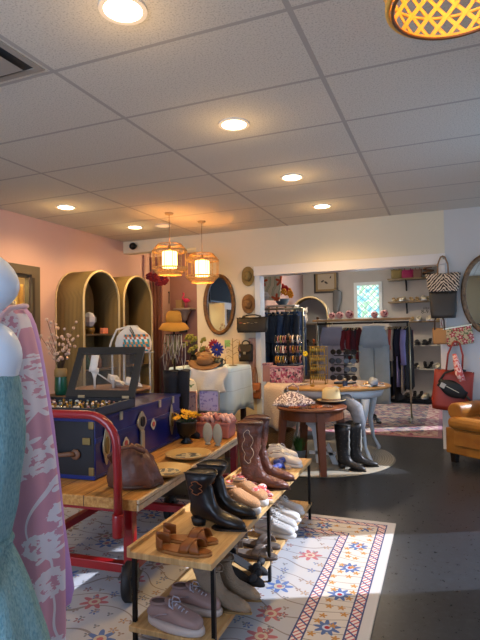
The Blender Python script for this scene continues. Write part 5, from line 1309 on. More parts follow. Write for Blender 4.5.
# items in the dark behind: pair of dark boots seen above the trunk end
for i, (px, Yb_) in enumerate(((171.5, 3.62), (183, 3.66))):
    base = P(px, 430, Yb_)
    t = thing('suede_boot', ['tall midnight suede boot standing behind the trunk, left one', 'tall midnight suede boot standing behind the trunk, right one'][i], 'boot', (base.x-.03, Yb_, CZ), -.5, 'midnight suede boots on the cart')
    make_boot(t, .50, dks, blks, .05, None, .05)
# lidded trinkets on the rear counter
rnd = random.Random(21)
for i in range(12):
    p = G(146+2.1*i+rnd.uniform(-1, 1), 391-.5*i+rnd.uniform(-1.5, 1.5), .70)
    p = Vector((-2.95+.042*i, 3.76+rnd.uniform(0, .06), .701))
    t = tag(MB().lathe([(.001, 0), (.022, 0), (.028, .012), (.018, .03+.01*(i % 3)), (.001, .04)], 12).build('trinket', [brass_d, rmats[1], mat('walnut', ''), rmats[3]][i % 4], loc=p), 'small trinket among others on the dark counter behind the trunk', 'trinket', 'trinkets on the dark counter')
# ================= CENTRE TABLES
cher = mat('cherry_wood', '6e3a1c', .4, var=.3, vscale=5)
so_ = (-1.22, 4.82)
t = thing('stool_table', 'round cherry wood side table with splayed square legs, in front of the white oval table', 'table', (so_[0], so_[1], 0), .35)
ST = .60
MB().lathe([(.001, ST-.028), (.325, ST-.028), (.335, ST-.02), (.335, ST-.006), (.325, ST), (.001, ST)], 48).build('table_top', cher, t)
MB().ringprism(circ(.30, 40), circ(.275, 40), .085, Matrix.Translation((0, 0, ST-.114))).build('apron', cher, t)
for k in range(4):
    a = math.radians(-80+90*k); b = MB(); ux, uy = math.cos(a), math.sin(a)
    rings = []
    for z, r, w in ((.013, .335, .026), (.3, .30, .03), (ST-.035, .272, .034)):
        rings.append([(r*ux+dx*ux*w-dy*uy*w*1.1, r*uy+dx*uy*w+dy*ux*w*1.1, z) for dx, dy in ((-1, -1), (1, -1), (1, 1), (-1, 1))])
    b.loft(rings, True, False); b.build('leg', cher, t, bev=.003)
# white oval table
wtp = mat('white_table_paint', 'cdd2d4', .45); oak = mat('honey_oak', 'b88a4c', .45, var=.25, vscale=7)
oc = (-1.20, 5.46); OT = .745
t = thing('oval_table', 'white oval table with honey wood top and curved legs, crowded with jewellery', 'table', (oc[0], oc[1], 0))
def ell(a, b_, n=48): return [(a*math.cos(2*PI*i/n), b_*math.sin(2*PI*i/n)) for i in range(n)]
MB().loft([[(x*.98, y*.98, OT-.03) for x, y in ell(.66, .50)], [(x, y, OT-.02) for x, y in ell(.66, .50)], [(x, y, OT-.005) for x, y in ell(.66, .50)], [(x*.985, y*.985, OT) for x, y in ell(.66, .50)]]).build('table_top', oak, t)
MB().loft([[(x, y, OT-.115) for x, y in ell(.56, .41)], [(x, y, OT-.031) for x, y in ell(.60, .44)]]).build('apron', wtp, t)
for sx_, sy_ in ((1, -1), (-1, -1), (1, 1), (-1, 1)):
    b = MB(); rings = []
    for z, k, w in ((.013, 1.08, .022), (.04, 1.10, .022), (.15, .98, .018), (.35, .92, .024), (.5, .98, .036), (.63, 1.0, .046)):
        x0, y0 = sx_*.44*k, sy_*.30*k
        rings.append([(x0+w*math.cos(a), y0+w*math.sin(a), z) for a in [2*PI*j/12 for j in range(12)]])
    b.loft(rings); b.build('leg', wtp, t)
# fur throw on the left end
fur = mat('cream_fur', 'c9b49c', 1, bump=1, bscale=90, sheen=.4)
b = MB()
def fn(u, v):
    a = math.radians(140+100*u); s = v
    if s < .35: r = lerp(.45, 1.02, s/.35); return (.66*r*math.cos(a), .5*r*math.sin(a), OT+.012)
    q = (s-.35)/.65; w = 1+.03*math.sin(11*a)*q
    return (.695*w*math.cos(a), .535*w*math.sin(a), OT+.008-.44*q-.02*math.sin(5*a)*q)
b.sheet(fn, 36, 16); o = b.build('fur_throw', fur, loc=(oc[0], oc[1], 0), solid=.012); tag(o, 'cream fur throw hanging over the left end of the white oval table', 'throw')
# pink printed boxes with bracelet stand above
prn = NT('pink_print_paper', .6); v = prn.voro(50, None, 1, dim='3D'); h_ = prn.xyz(v['Color'])[0]
prn.col(prn.ramp(h_, [(0, '9c3450'), (.25, 'b4808a'), (.45, '4a3038'), (.6, 'c8a49c'), (.8, '8a5a60')], 'CONSTANT'))
def tt(px, py, z=OT): return G(px, py, z)
bxp = P(292, 386, 5.15)
t = thing('printed_box', 'pink and black printed keepsake box under the black bracelet stand', 'box', (-1.62, 5.36, OT+.02), .12)
MB().box((0, 0, .08), (.34, .2, .16)).build('box_body', prn.m, t, bev=.003); MB().box((0, 0, .168), (.355, .215, .018)).build('box_lid', mat('dusty_rose_lid', 'a8787c', .6), t, bev=.003)
t2 = thing('gift_box', 'small rose box standing left of the printed keepsake box', 'box', (-1.86, 5.42, OT+.02), .2)
MB().box((0, 0, .09), (.10, .14, .18)).build('box_body', mat('rose_card', 'a87a70', .6), t2, bev=.003); MB().box((0, 0, .19), (.106, .146, .02)).build('box_lid', prn.m, t2)
sz0 = OT+.197
t = thing('bracelet_stand', 'black three-tier bracelet stand on the printed keepsake box', 'jewelry stand', (-1.60, 5.36, sz0), .1)
MB().box((0, 0, .008), (.24, .12, .016)).build('stand_base', bkm, t); MB().cyl((0, 0, .01), (0, 0, .35), .014).build('stand_post', bkm, t)
for z in (.08, .19, .30): MB().cyl((-.15, 0, z), (.15, 0, z), .022, n=12).build('bar', mat('black_velvet', ''), t)
rnd = random.Random(31); first = None
cols = [rmats[0], rmats[1], nmats[3], rmats[3], mat('tortoise', '7a4a22', .3), rmats[2], nmats[2], mat('jet', '1a1a1e', .2)]
T_ = Matrix.Translation((-1.60, 5.36, sz0)) @ Matrix.Rotation(.1, 4, 'Z')
for z in (.08, .19, .30):
    for i in range(11):
        x = -.135+.027*i
        if abs(x) < .018: continue
        p = T_ @ Vector((x, 0, z-.012))
        if first is None:
            first = thing('bracelet', 'bangle bracelet on the black three-tier bracelet stand', 'bracelet', p, .1, 'bracelets on the three-tier stand')
            MB().torus((0, 0, 0), .037, .008, 20, 7, M=Matrix.Rotation(PI/2, 4, 'Y')).build('band', cols[0], first)
        else: dup(first, p, .1, mats={'band': cols[rnd.randrange(8)]}, sc=rnd.uniform(.9, 1.05))
b_ = thing('yellow_tag', 'bright yellow flower clip on the bracelet stand', 'hair clip', T_ @ Vector((.19, -.03, .13)))
q = MB()
for k in range(5): q.ball((.018*math.cos(k*1.257), 0, .018*math.sin(k*1.257)), (.014, .006, .014), 8, 5)
q.build('petals', mat('lemon', 'e8c81c', .6), b_); MB().tube([(0, 0, 0), (-.05, .02, .05)], .003).build('clip_wire', brass_d, b_)
# gold earring tower
gp = (-1.28, 5.42); t = thing('earring_tower', 'gold wire earring tower standing on the oval table', 'jewelry stand', (gp[0], gp[1], OT+.001)); gold = mat('gold_wire', 'b0923c', .35, .8)
b = MB()
for x, y in ((-.08, -.06), (.08, -.06), (.08, .06), (-.08, .06)): b.cyl((x, y, 0), (x, y, .40), .004, n=6)
for z in (.002, .1, .2, .3, .40): b.tube([(-.08, -.06, z), (.08, -.06, z), (.08, .06, z), (-.08, .06, z)], .003, 5, True)
b.build('tower_frame', gold, t)
fe = None
for zi in range(5):
    for xi in range(8):
        p = Vector((gp[0]-.07+.02*xi, gp[1]-.064, OT+.40-.1*zi if zi else OT+.398)); 
        if zi == 4: continue
        if fe is None:
            fe = MB().lathe([(.001, -.06), (.006, -.05), (.009, -.03), (.004, -.012), (.001, 0)], 6).build('dangling_earring', gold, loc=p); tag(fe, 'gold dangling earring on the gold wire tower', 'earring', 'earrings on the gold wire tower')
        else:
            d_ = fe.copy(); C.objects.link(d_); d_.location = p
# black sunglasses rack
sp = (-1.02, 5.52); t = thing('sunglasses_rack', 'black tiered rack full of dark sunglasses on the oval table', 'rack', (sp[0], sp[1], OT+.001), -.1)
MB().box((0, 0, .008), (.2, .16, .016)).build('base', bkm, t); MB().box((0, .03, .19), (.03, .03, .36)).build('post', bkm, t)
for z in (.10, .20, .30): MB().box((0, .0, z), (.22, .05, .012)).build('bar', bkm, t)
fg = None; lensm = mat('smoke_lens', '0c1016', .25); T_ = Matrix.Translation((sp[0], sp[1], OT)) @ Matrix.Rotation(-.1, 4, 'Z')
for z in (.065, .155, .245, .34):
    for x in (-.085, .075):
        p = T_ @ Vector((x+.01*math.sin(z*40), -.05, z))
        if fg is None:
            fg = thing('sunglasses', 'pair of dark sunglasses on the black tiered rack', 'sunglasses', p, -.1, 'sunglasses on the black rack')
            for s in (-1, 1):
                MB().prism([(s*.036+.031*math.cos(a), .026*math.sin(a)) for a in [2*PI*i/20 for i in range(20)]], .006, XZ((0, .0, 0))).build('lens', lensm, fg)
                MB().tube([(s*.036+.032*math.cos(a), -.003, .027*math.sin(a)) for a in [2*PI*i/20 for i in range(20)]], .0035, 6, True).build('rim', blk, fg)
                MB().tube([(s*.068, 0, .008), (s*.07, .06, .008), (s*.066, .10, -.012)], .003, 5).build('temple', nick if s > 0 else blk, fg)
        else: dup(fg, p, -.1+rnd.uniform(-.3, .3))
# small things strewn on the oval table
rnd = random.Random(77); bm2 = [rmats[1], mat('blush_bead', 'c89a92', .4), mat('clear_bead', 'c4d4d8', .15), rmats[2], rmats[0]]
for i in range(26):
    a = rnd.uniform(PI*1.15, 2*PI*1.02); r = rnd.uniform(.62, .93); p = (oc[0]+.66*r*math.cos(a), oc[1]+.5*r*math.sin(a), OT+.001)
    if p[0] < -1.6: continue
    if i % 2: o = MB().torus((0, 0, .005), rnd.uniform(.022, .04), .005, 16, 6).build('beaded_bracelet', bm2[i % 5], loc=p); tag(o, 'beaded bracelet lying flat near the front edge of the oval table', 'bracelet', 'loose bracelets on the oval table')
    else: o = MB().lathe([(.001, 0), (.022, 0), (.026, .01), (.02, .016), (.001, .018)], 14).build('compact_tin', bm2[(i//2) % 5], loc=p); tag(o, 'small round tin near the front edge of the oval table', 'tin', 'small tins on the oval table')
bt_ = G(356, 380, OT); t = thing('perfume_bottle', 'small dark blue bottle with silver cap on the oval table below the sunglasses', 'bottle', (-.96, 5.18, OT+.001))
MB().lathe([(.001, 0), (.024, 0), (.026, .01), (.026, .05), (.012, .06), (.001, .06)], 16).build('bottle_body', mat('navy_glass', '1c2c4c', .1), t); MB().cyl((0, 0, .06), (0, 0, .085), .014).build('cap', nick, t)
# right edge ruffled cloth on oval table
b = MB(); b.tube([(oc[0]+.50+.03*math.sin(i*1.3), oc[1]-.28+.07*i, OT+.035+.02*math.sin(i*2.1)) for i in range(6)], [.02, .035, .03, .04, .03, .02], 10); o = b.build('tulle_scarf', mat('grey_tulle', 'a4adb8', .8, bump=.8, bscale=60)); tag(o, 'pale grey tulle scarf bunched on the right end of the oval table', 'scarf')

# stool-table goods
tz_ = ST+.001
netm = NT('crochet_net', .7, .3); vv = netm.voro(60, None, 1, dim='3D'); netm.col(netm.mix(netm.gt(vv['Distance'], .5), 'e6dfe2', '85767c')); netm.bump(vv['Distance'], .8, .01)
b = MB(); rings = []
for z, r in ((0, .16), (.015, .19), (.035, .17), (.065, .13), (.095, .08), (.12, .045), (.13, .02)):
    rings.append([((r*1.05)*math.cos(a)*(1+.14*math.sin(5*a+z*30)), r*math.sin(a)*(1+.14*math.sin(7*a)), z+(.012*math.sin(6*a) if 0 < z < .1 else 0)) for a in [2*PI*j/60 for j in range(60)]])
b.loft(rings); sg = b.build('crochet_bag', netm.m, loc=(-1.40, 4.80, tz_)); tag(sg, 'silvery crochet net bag heaped on the left of the cherry side table', 'bag')
sg.location.z = tz_
b = MB(); b.tube([(-.04, 0, .11), (-.05, .0, .17), (0, .02, .20), (.06, 0, .17), (.05, 0, .1)], .007, 6); q = b.build('handle', netm.m, sg)
ivory = mat('ivory_felt', 'c9b98e', .85, bump=.2, bscale=80)
hat('rolled_hat', 'cream felt hat resting on the right side of the cherry table', (-1.06, 4.98, tz_+.024), ivory, .092, .13, .048, band=mat('brown_cord', '5a3a22', .7), droop=-.015)
for i, (x, y) in enumerate(((-1.22, 4.60), (-1.13, 4.66), (-1.28, 4.68), (-1.05, 4.72), (-1.32, 4.58), (-1.17, 4.74))):
    b = MB(); n = 22; pts = [(.05*math.cos(2*PI*k/n)*(1+.2*math.sin(3*k)), .035*math.sin(2*PI*k/n), .009) for k in range(n)]
    for p in pts: b.ball(p, .009, 6, 4)
    o = b.build('amber_necklace', [nmats[3], mat('amber_bead', 'a4551c', .3), mat('amethyst_bead', '5a3a8c', .25), nmats[3], MATS['amber_bead'], nmats[3]][i], loc=(x, y, tz_), rz=i)
    tag(o, 'coil of brown and amber beads on the front of the cherry table' if i != 2 else 'coil of violet beads on the front of the cherry table', 'necklace', 'bead coils on the cherry table' if i != 2 else None)

# under the tables
wk = NT('wicker', .8); sx, sy, sz = wk.xyz(wk.obj()); w_ = wk.ma('MULTIPLY', wk.ma('SINE', wk.ma('MULTIPLY', sz, 260)), wk.ma('SINE', wk.ma('MULTIPLY', wk.ma('ARCTAN2', sy, sx), 30))); wk.col(wk.mix(wk.ma('MULTIPLY_ADD', w_, .5, .5), '7c5830', 'a87f4c')); wk.bump(w_, .6, .006)
t = thing('wicker_basket', 'round wicker basket on the rug under the fur throw', 'basket', (G(279, 450).x, G(279, 450).y, .013), sc=.85)
MB().lathe([(.001, 0), (.15, 0), (.17, .02), (.205, .22), (.215, .235), (.205, .245), (.19, .235), (.16, .03), (.001, .02)], 36).build('basket_body', wk.m, t)
MB().torus((0, 0, .24), .21, .012, 36, 8).build('rim', wk.m, t)
t = thing('potted_grass', 'small pot of green grass on the rug beneath the cherry table', 'plant', (G(300, 460).x, G(300, 460).y, .013))
MB().lathe([(.001, 0), (.05, 0), (.065, .09), (.058, .09), (.001, .08)], 20).build('pot', mat('grey_pot', '6c7478', .6), t)
rnd = random.Random(6); b = MB()
for i in range(160):
    a, r = rnd.uniform(0, 2*PI), rnd.uniform(0, .05); l = rnd.uniform(.10, .17); o2 = rnd.uniform(.2, 1.0)
    x, y = r*math.cos(a), r*math.sin(a); w2 = .004; px_, py_ = -math.sin(a)*w2, math.cos(a)*w2; ex, ey = x+.09*o2*math.cos(a), y+.09*o2*math.sin(a)
    b.add([(x-px_, y-py_, .08), (x+px_, y+py_, .08), ((x+ex)/2+px_, (y+ey)/2+py_, .08+l*.7), ((x+ex)/2-px_, (y+ey)/2-py_, .08+l*.7), (ex, ey, .08+l)], [(0, 1, 2, 3), (3, 2, 4)], True)
b.build('grass_blades', mat('grass_green', '4c7a34', .7, var=.4, vscale=30), t)['kind'] = 'stuff'
# low white-lilac trestle legs under stool table (white plastic stand)
# mannequin legs with boots leaning by the table leg
gt = mat('grey_tights', '7c8088', .7, var=.3, vscale=30)
lace = NT('black_boot_embroidery', .45); sx, sy, sz = lace.xyz(lace.obj()); m_, d_, c_ = lace.flower(lace.comb(sx, sz), 26, 4, .005, .004); lace.col(lace.mix(m_, '1a1614', '453c36'))
for i, (x, y, a) in enumerate(((-.98, 4.86, -.25), (-.90, 4.98, .1))):
    t = thing('embroidered_boot', ['tall black cowboy boot with pale embroidery behind the cherry table leg, nearer one', 'tall black cowboy boot with pale embroidery behind the cherry table leg, farther one'][i], 'boot', (x, y, .013), a, 'tall embroidered boots under the tables')
    make_boot(t, .40, lace.m, blks, .04, None, .056)
    MB().tube([(.115-.004*math.sin(k*2.2), -.008, .14+.026*k) for k in range(10)], .009, 6).build('side_lacing', mat('grey_lacing', 'b0b0aa', .6), t)
t = thing('grey_jeans', 'folded grey jeans draped over the tops of the embroidered boots', 'jeans', (-.93, 5.08, .43))
b = MB(); b.tube([(-.12, .02, .20), (0, 0, .19), (.10, -.05, .12), (.13, -.06, .0), (.12, -.05, -.14)], [.05, .07, .07, .06, .05], 14); b.build('leg_cloth', gt, t)
MB().tube([(-.12, .02, .20), (-.16, .03, .21)], [.052, .055], 14).build('waistband', gt, t)
t = thing('white_rocker', 'white curved wooden stand under the cherry table', 'stand', (-1.22, 5.0, .013))
MB().prism([(.0, 0), (.05, 0), (.06, .12), (.03, .25), (.0, .38), (-.08, .42), (-.10, .38), (-.04, .33), (-.02, .2)], .03, XZ()).build('side_panel', wtp, t); MB().prism([(.16, 0), (.21, 0), (.17, .1), (.12, .2), (.1, .16)], .03, XZ()).build('curved_foot', wtp, t)
MB().box((.06, -.015, .10), (.26, .03, .03)).build('brace', wtp, t)
# leather armchair on the right
cam_l = mat('caramel_leather', 'a8702c', .38, bump=.3, bscale=14, col2='8e5a22', vscale=6)
# front-left corner, direction of the front towards the camera side
fc = Vector((-.035, 5.47, 0)); ang = math.atan2(-.62, .78)
t = thing('leather_armchair', 'caramel leather armchair with rolled arm at the right edge', 'armchair', fc, ang)
# local: +x along the front, +y to the chair back
CWd, CDp = .80, .60
MB().box((CWd/2, CDp/2, .215), (CWd, CDp-.01, .25)).build('base', cam_l, t, bev=.012)
MB().box((CWd/2, -.006, .25), (CWd-.22, .012, .14)).build('front_panel', cam_l, t, bev=.005)
MB().box((CWd/2, CDp/2-.05, .395), (CWd-.1, CDp-.02, .11)).build('seat_cushion', cam_l, t, bev=.04)
b = MB(); b.box((.09, CDp/2+.03, .40), (.16, CDp-.08, .20)); b.build('arm_side', cam_l, t, bev=.03)
MB().cyl((.09, .03, .50), (.09, CDp, .50), .082, n=22).build('arm_roll', cam_l, t, bev=.015)
b = MB(); b.box((CWd-.08, CDp/2+.03, .40), (.16, CDp-.08, .20)); b.build('arm_side', cam_l, t, bev=.03)
MB().cyl((CWd-.08, .03, .50), (CWd-.08, CDp, .50), .082, n=22).build('arm_roll', cam_l, t, bev=.015)
MB().box((CWd/2, CDp-.07, .55), (CWd-.3, .14, .45)).build('backrest', cam_l, t, bev=.05)
for x, y in ((.06, .06), (CWd-.06, .06), (.06, CDp-.06), (CWd-.06, CDp-.06)): MB().box((x, y, .045), (.05, .05, .09), taper=1.2).build('foot', mat('dark_foot', '20140c', .5), t)
# ================= WALL BAGS BY THE RIGHT JAMB
zeb = NT('zebra_cloth', .8); wv = zeb.n('ShaderNodeTexWave'); wv.inputs['Scale'].default_value = 9; wv.inputs['Distortion'].default_value = 4; wv.inputs['Detail'].default_value = 2; wv.inputs['Detail Scale'].default_value = 2.5
sx, sy, sz = zeb.xyz(zeb.obj()); zeb.put(zeb.comb(sx, 0, zeb.ma('MULTIPLY', zeb.ma('ABSOLUTE', sx), .9)) if False else zeb.comb(zeb.ma('MULTIPLY', zeb.ma('ADD', zeb.ma('ABSOLUTE', sx), zeb.ma('MULTIPLY', sz, .9)), 1), zeb.ma('MULTIPLY', sx, 1.5), sz), wv.inputs['Vector'])
zeb.col(zeb.mix(zeb.gt(wv.outputs['Fac'], .5), 'cdbda6', '2c1f18'))
BY = 5.955
p = P(443.5, 291.5, BY); w0 = P(458, 291, BY).x-P(429, 291, BY).x
handbag('zebra_tote', 'zebra striped tote bag hanging on the jamb, topmost of the hanging bags', 'bag', (p.x, BY, p.z), .32, .195, .09, zeb.m, (.19, .11, 2, .008), mat('tan_strap', '8a6a48', .6), taper=1.12)
p = P(443.5, 318, BY)
handbag('grey_tote', 'dark olive-grey tote bag hanging directly under the zebra bag', 'bag', (p.x, BY-.0, p.z), .27, .285, .10, mat('olive_grey_leather', '33302a', .55, var=.15), (.06, .13, 2, .007), blk, taper=1.06)
p = P(440, 344, BY)
handbag('tan_hobo', 'flat tan suede pouch hanging at the jamb below the dark tote', 'bag', (p.x, BY, p.z), .15, .17, .06, mat('tan_suede', 'a87c4c', .8), (.16, .10, 2, .008), mat('dark_strap', '4a3424', .6))
emb = NT('embroidered_floral', .85); sx, sy, sz = emb.xyz(emb.obj()); v2 = emb.comb(sx, sz); m_, d_, c_ = emb.flower(v2, 13, 5, .026, .010, .7); bs = emb.mix(emb.gt(emb.noise(40, v2, 2), .55), 'b8a888', '5f6c4a'); emb.col(emb.mix(emb.lt(d_, .01), emb.mix(m_, bs, '9c3444'), 'd8b0a8'))
p = P(461, 345, BY)
t = handbag('floral_pouch', 'cream embroidered pouch with red flowers hanging aslant beside the tan pouch', 'bag', (p.x, BY, p.z-.0), .29, .20, .06, emb.m, None, rot=(0, -.16, 0))
MB().box((0, 0, .197), (.29, .03, .014)).build('zip_rail', nick, t); MB().tube([(-.14, 0, .19), (-.15, .01, .27), (-.12, .02, .33)], .004).build('wrist_strap', emb.m, t)
rt2 = mat('brick_red_leather', '9c3422', .5, var=.12)
p = P(453, 410, BY-.02)
t = handbag('red_tote', 'big brick red tote bag hanging lowest by the armchair', 'bag', (p.x-.02, BY-.03, p.z), .42, .42, .14, rt2, (.32, .16, 2, .010), rt2, taper=.94, rot=(0, .10, 0))
p = P(450, 393, BY-.12)
t = thing('waist_bag', 'black nylon waist bag with buckled strap hung over the red tote', 'bag', (p.x, BY-.13, p.z), rot=(0, .5, 0))
b = MB(); rr = []
for i in range(9):
    v = i/8; rr.append([(lerp(-.15, .15, v), .03*math.sin(PI*max(.08, min(.92, v)))*math.cos(a), .085*math.sin(PI*max(.1, min(.9, v)))**.6*math.sin(a)+.05) for a in [2*PI*j/16 for j in range(16)]])
b.loft(rr); b.build('pouch', mat('black_nylon', '14181a', .6), t)
MB().tube([(-.15, 0, .05), (-.14, .03, .16), (-.05, .05, .26), (.03, .05, .28)], .012, 7).build('belt_strap', MATS['black_nylon'], t); MB().tube([(.15, 0, .05), (.20, 0, .03), (.27, 0, .0)], .012, 7).build('belt_tail', MATS['black_nylon'], t)
MB().box((-.1, -.034, .04), (.05, .004, .05)).build('round_tag', mat('pale_tag', 'b8b8b4', .6), t); MB().box((.0, -.034, .05), (.14, .004, .006)).build('zip', nick, t)
p = P(457, 375, BY-.1)
t = thing('patterned_scarf', 'pink and dark patterned scarf tied above the red tote', 'scarf', (p.x, BY-.14, p.z))
MB().tube([(-.02, .06, .22), (0, .04, .12), (.02, 0, .02), (.05, -.01, -.06)], [.02, .034, .04, .03], 10).build('cloth', cor.m, t)
# wall hooks holding them
for i, (px, py, yy) in enumerate(((443.5, 259, 6.02), (443, 297, 6.02), (440, 326, 6.02), (449, 354, 6.02), (446, 340, 6.02))):
    p = P(px, py, 6.03); t = tag(MB().tube([(0, .03, 0), (0, -.05, 0), (0, -.075, .015)], .006, 7).build('wall_hook', nick, loc=(p.x, 6.02, p.z)), 'metal wall hook holding a bag on the right jamb', 'hook', 'hooks on the right jamb')

# ================= FARTHER ROOM
YR = 10.0
# leaded window
a, c_ = P(354, 283, YR), P(383, 320, YR); wx, wz, ww_, wh_ = (a.x+c_.x)/2, (a.z+c_.z)/2, c_.x-a.x, a.z-c_.z
wf = MB().ringprism([(-ww_/2, -wh_/2), (ww_/2, -wh_/2), (ww_/2, wh_/2), (-ww_/2, wh_/2)], [(-ww_/2+.06, -wh_/2+.06), (ww_/2-.06, -wh_/2+.06), (ww_/2-.06, wh_/2-.06), (-ww_/2+.06, wh_/2-.06)], .05, XZ((0, 0, 0))).build('window_1', mat('window_white', 'dfe6e4', .5, es=.0), loc=(wx, YR-.001, wz)); struct(wf)
pn = NT('leaded_pane', .3); sx, sy, sz = pn.xyz(pn.obj()); blob = pn.noise(7, None, 2)
pc = pn.ramp(blob, [(.3, '3fb0cc'), (.45, 'a4e4ee'), (.52, 'f4fff0'), (.62, '9cd8b0'), (.75, 'e8f8ff')])
g1_ = pn.lt(pn.ma('ABSOLUTE', pn.ma('SUBTRACT', pn.ma('FRACT', pn.ma('MULTIPLY', pn.ma('ADD', sx, sz), 8)), .5)), .06); g2_ = pn.lt(pn.ma('ABSOLUTE', pn.ma('SUBTRACT', pn.ma('FRACT', pn.ma('MULTIPLY', pn.ma('SUBTRACT', sx, sz), 8)), .5)), .06)
pc2 = pn.mix(pn.ma('MAXIMUM', g1_, g2_), pc, '6f9a94'); pn.col('303838'); pn.put(pc2, pn.b.inputs['Emission Color']); pn.b.inputs['Emission Strength'].default_value = 1.3
MB().box((0, -.012, 0), (ww_-.1, .006, wh_-.1)).build('window_pane', pn.m, wf)
# framed picture
a, c_ = P(314, 271, YR), P(338.5, 292.5, YR)
t = thing('framed_print', 'framed print of dark leaves in a black and gold frame on the far wall', 'picture', ((a.x+c_.x)/2, YR-.001, (a.z+c_.z)/2)); w_, h_ = (c_.x-a.x)/2, (a.z-c_.z)/2
def rectp(w, h): return [(-w, -h), (w, -h), (w, h), (-w, h)]
MB().ringprism(rectp(w_, h_), rectp(w_-.035, h_-.035), .03, XZ()).build('outer_frame', blk, t); MB().ringprism(rectp(w_-.034, h_-.034), rectp(w_-.075, h_-.075), .02, XZ()).build('gold_liner', mat('gold_liner', '8c7448', .5, .3), t)
MB().prism(rectp(w_-.074, h_-.074), .008, XZ()).build('print', mat('cream_paper', 'b8aa92', .7), t)
b = MB()
for x, y, s, r in ((-.07, .01, .035, .5), (.0, -.02, .04, -.6), (.09, .08, .025, 1.2)): b.prism([(x+s*math.cos(a_)*math.cos(r)-s*.5*math.sin(a_)*math.sin(r), y+s*math.cos(a_)*math.sin(r)+s*.5*math.sin(a_)*math.cos(r)) for a_ in [2*PI*i/14 for i in range(14)]], .003, XZ((0, -.0085, 0)))
b.build('leaf_motif', mat('ink', '2a2220', .7), t)
# arched mirror cabinet in far room
pw = mat('painted_arch', '9c8c68', .6)
ac = P(309, 300, 9.0)
A3 = arch_cabinet('small arched cabinet with shelves by the far wall of the farther room', (P(309, 300, 8.9).x, 8.9, 0), .15, .33, P(309, 296.5, 8.9).z, .42, (.6, 1.05, 1.45), None, None, mat('grey_inside', 'a8a8a6', .8))
for i, (dx, z, m_, lb, kind) in enumerate(((-.12, 1.46, whl, 'white plush toy in the small arched cabinet', 'b'), (.10, 1.46, mat('walnut', ''), 'brown platform shoe in the small arched cabinet', 's'), (.02, 1.06, mat('orange_leather', 'b4602c', .5), 'orange shoe on the middle shelf of the small arched cabinet', 's'), (-.1, 1.06, blk, 'black shoe on the middle shelf of the small arched cabinet', 's'), (.05, .61, blk, 'black shoe on the low shelf of the small arched cabinet', 's'))):
    t = thing('plush_toy' if kind == 'b' else 'platform_shoe', lb, 'toy' if kind == 'b' else 'shoe', (A3.location.x+dx, 9.02, z+.001), .3)
    if kind == 'b':
        q = MB(); q.ball((0, 0, .10), (.06, .05, .10), 12, 8); q.ball((0, -.01, .23), .06, 12, 8); q.ball((-.045, 0, .28), .022, 8, 6); q.ball((.045, 0, .28), .022, 8, 6); q.build('plush_body', m_, t); MB().ball((0, -.065, .22), .015, 8, 5).build('nose', blk, t)
    else: make_pump(t, m_, .09)
# grey stocking hanging on far wall
sk = P(336, 303, YR-.1); t = thing('grey_boot_form', 'grey woven cone shape hanging on the far wall beneath the print', 'decoration', (sk.x+.02, 9.9, sk.z-.25))
b = MB(); rr = []
for z, w_, ox_ in ((.05, .045, -.02), (.12, .065, -.02), (.3, .085, 0), (.45, .09, .01), (.50, .06, .0)): rr.append([(ox_+w_*math.cos(a), .05*math.sin(a), z) for a in [2*PI*j/18 for j in range(18)]])
b.loft(rr); b.build('woven_cone', mat('grey_weave', '6c6a66', .9, bump=.6, bscale=60), t); MB().torus((0, 0, .5), .02, .004, 12, 5, M=Matrix.Translation((-.03, 0, .04)) @ Matrix.Identity(4)).build('hanging_loop', bkm, t)

# shelves on the far wall
sh_x0, sh_x1 = -.98, .35
rows = [(279, 'dark'), (301, 'pale'), (321, 'pale'), (345, 'pale'), (368, 'pale'), (396, 'dark')]
shm = mat('shelf_wood', '8a7350', .6, var=.2); shw = mat('shelf_white', 'b0aca0', .6)
rnd = random.Random(12)
def far_shelf(py, lab, m, x0=sh_x0):
    z = P(405, py, 9.85).z; t = thing('wall_shelf', lab, 'shelf', ((x0+sh_x1)/2, 9.86, z), group='shoe shelves on the far wall')
    MB().box((0, 0, -.012), (sh_x1-x0, .27, .024)).build('board', m, t)
    for x in (-.35, .45):
        MB().box((x, .125, -.12), (.025, .012, .20)).build('bracket', bkm, t); MB().tube([(x, .12, -.2), (x, -.10, -.026)], .008, 6).build('brace', bkm, t)
    return z
names = ['highest wall shelf in the farther room, holding handbags', 'second wall shelf from the top, holding tan shoes', 'third wall shelf from the top, below the wall lettering', 'fourth wall shelf from the top, holding black shoes', 'fifth wall shelf from the top, near the coloured clothes']
zs = []
for i in range(5): zs.append(far_shelf((278.5, 301.5, 321.5, 345, 368)[i], names[i], shw if i in (3, 4) else shm, sh_x0))
t = thing('shoe_plinth', 'low dark plinth on the floor holding the lowest row of shoes', 'shelf', ((sh_x0+sh_x1)/2, 9.83, 0)); MB().box((0, 0, .04), (sh_x1-sh_x0, .3, .06)).build('board', bkm, t); MB().box((0, .02, .006), (sh_x1-sh_x0-.05, .22, .012)).build('plinth_base', bkm, t)
zs.append(.071)
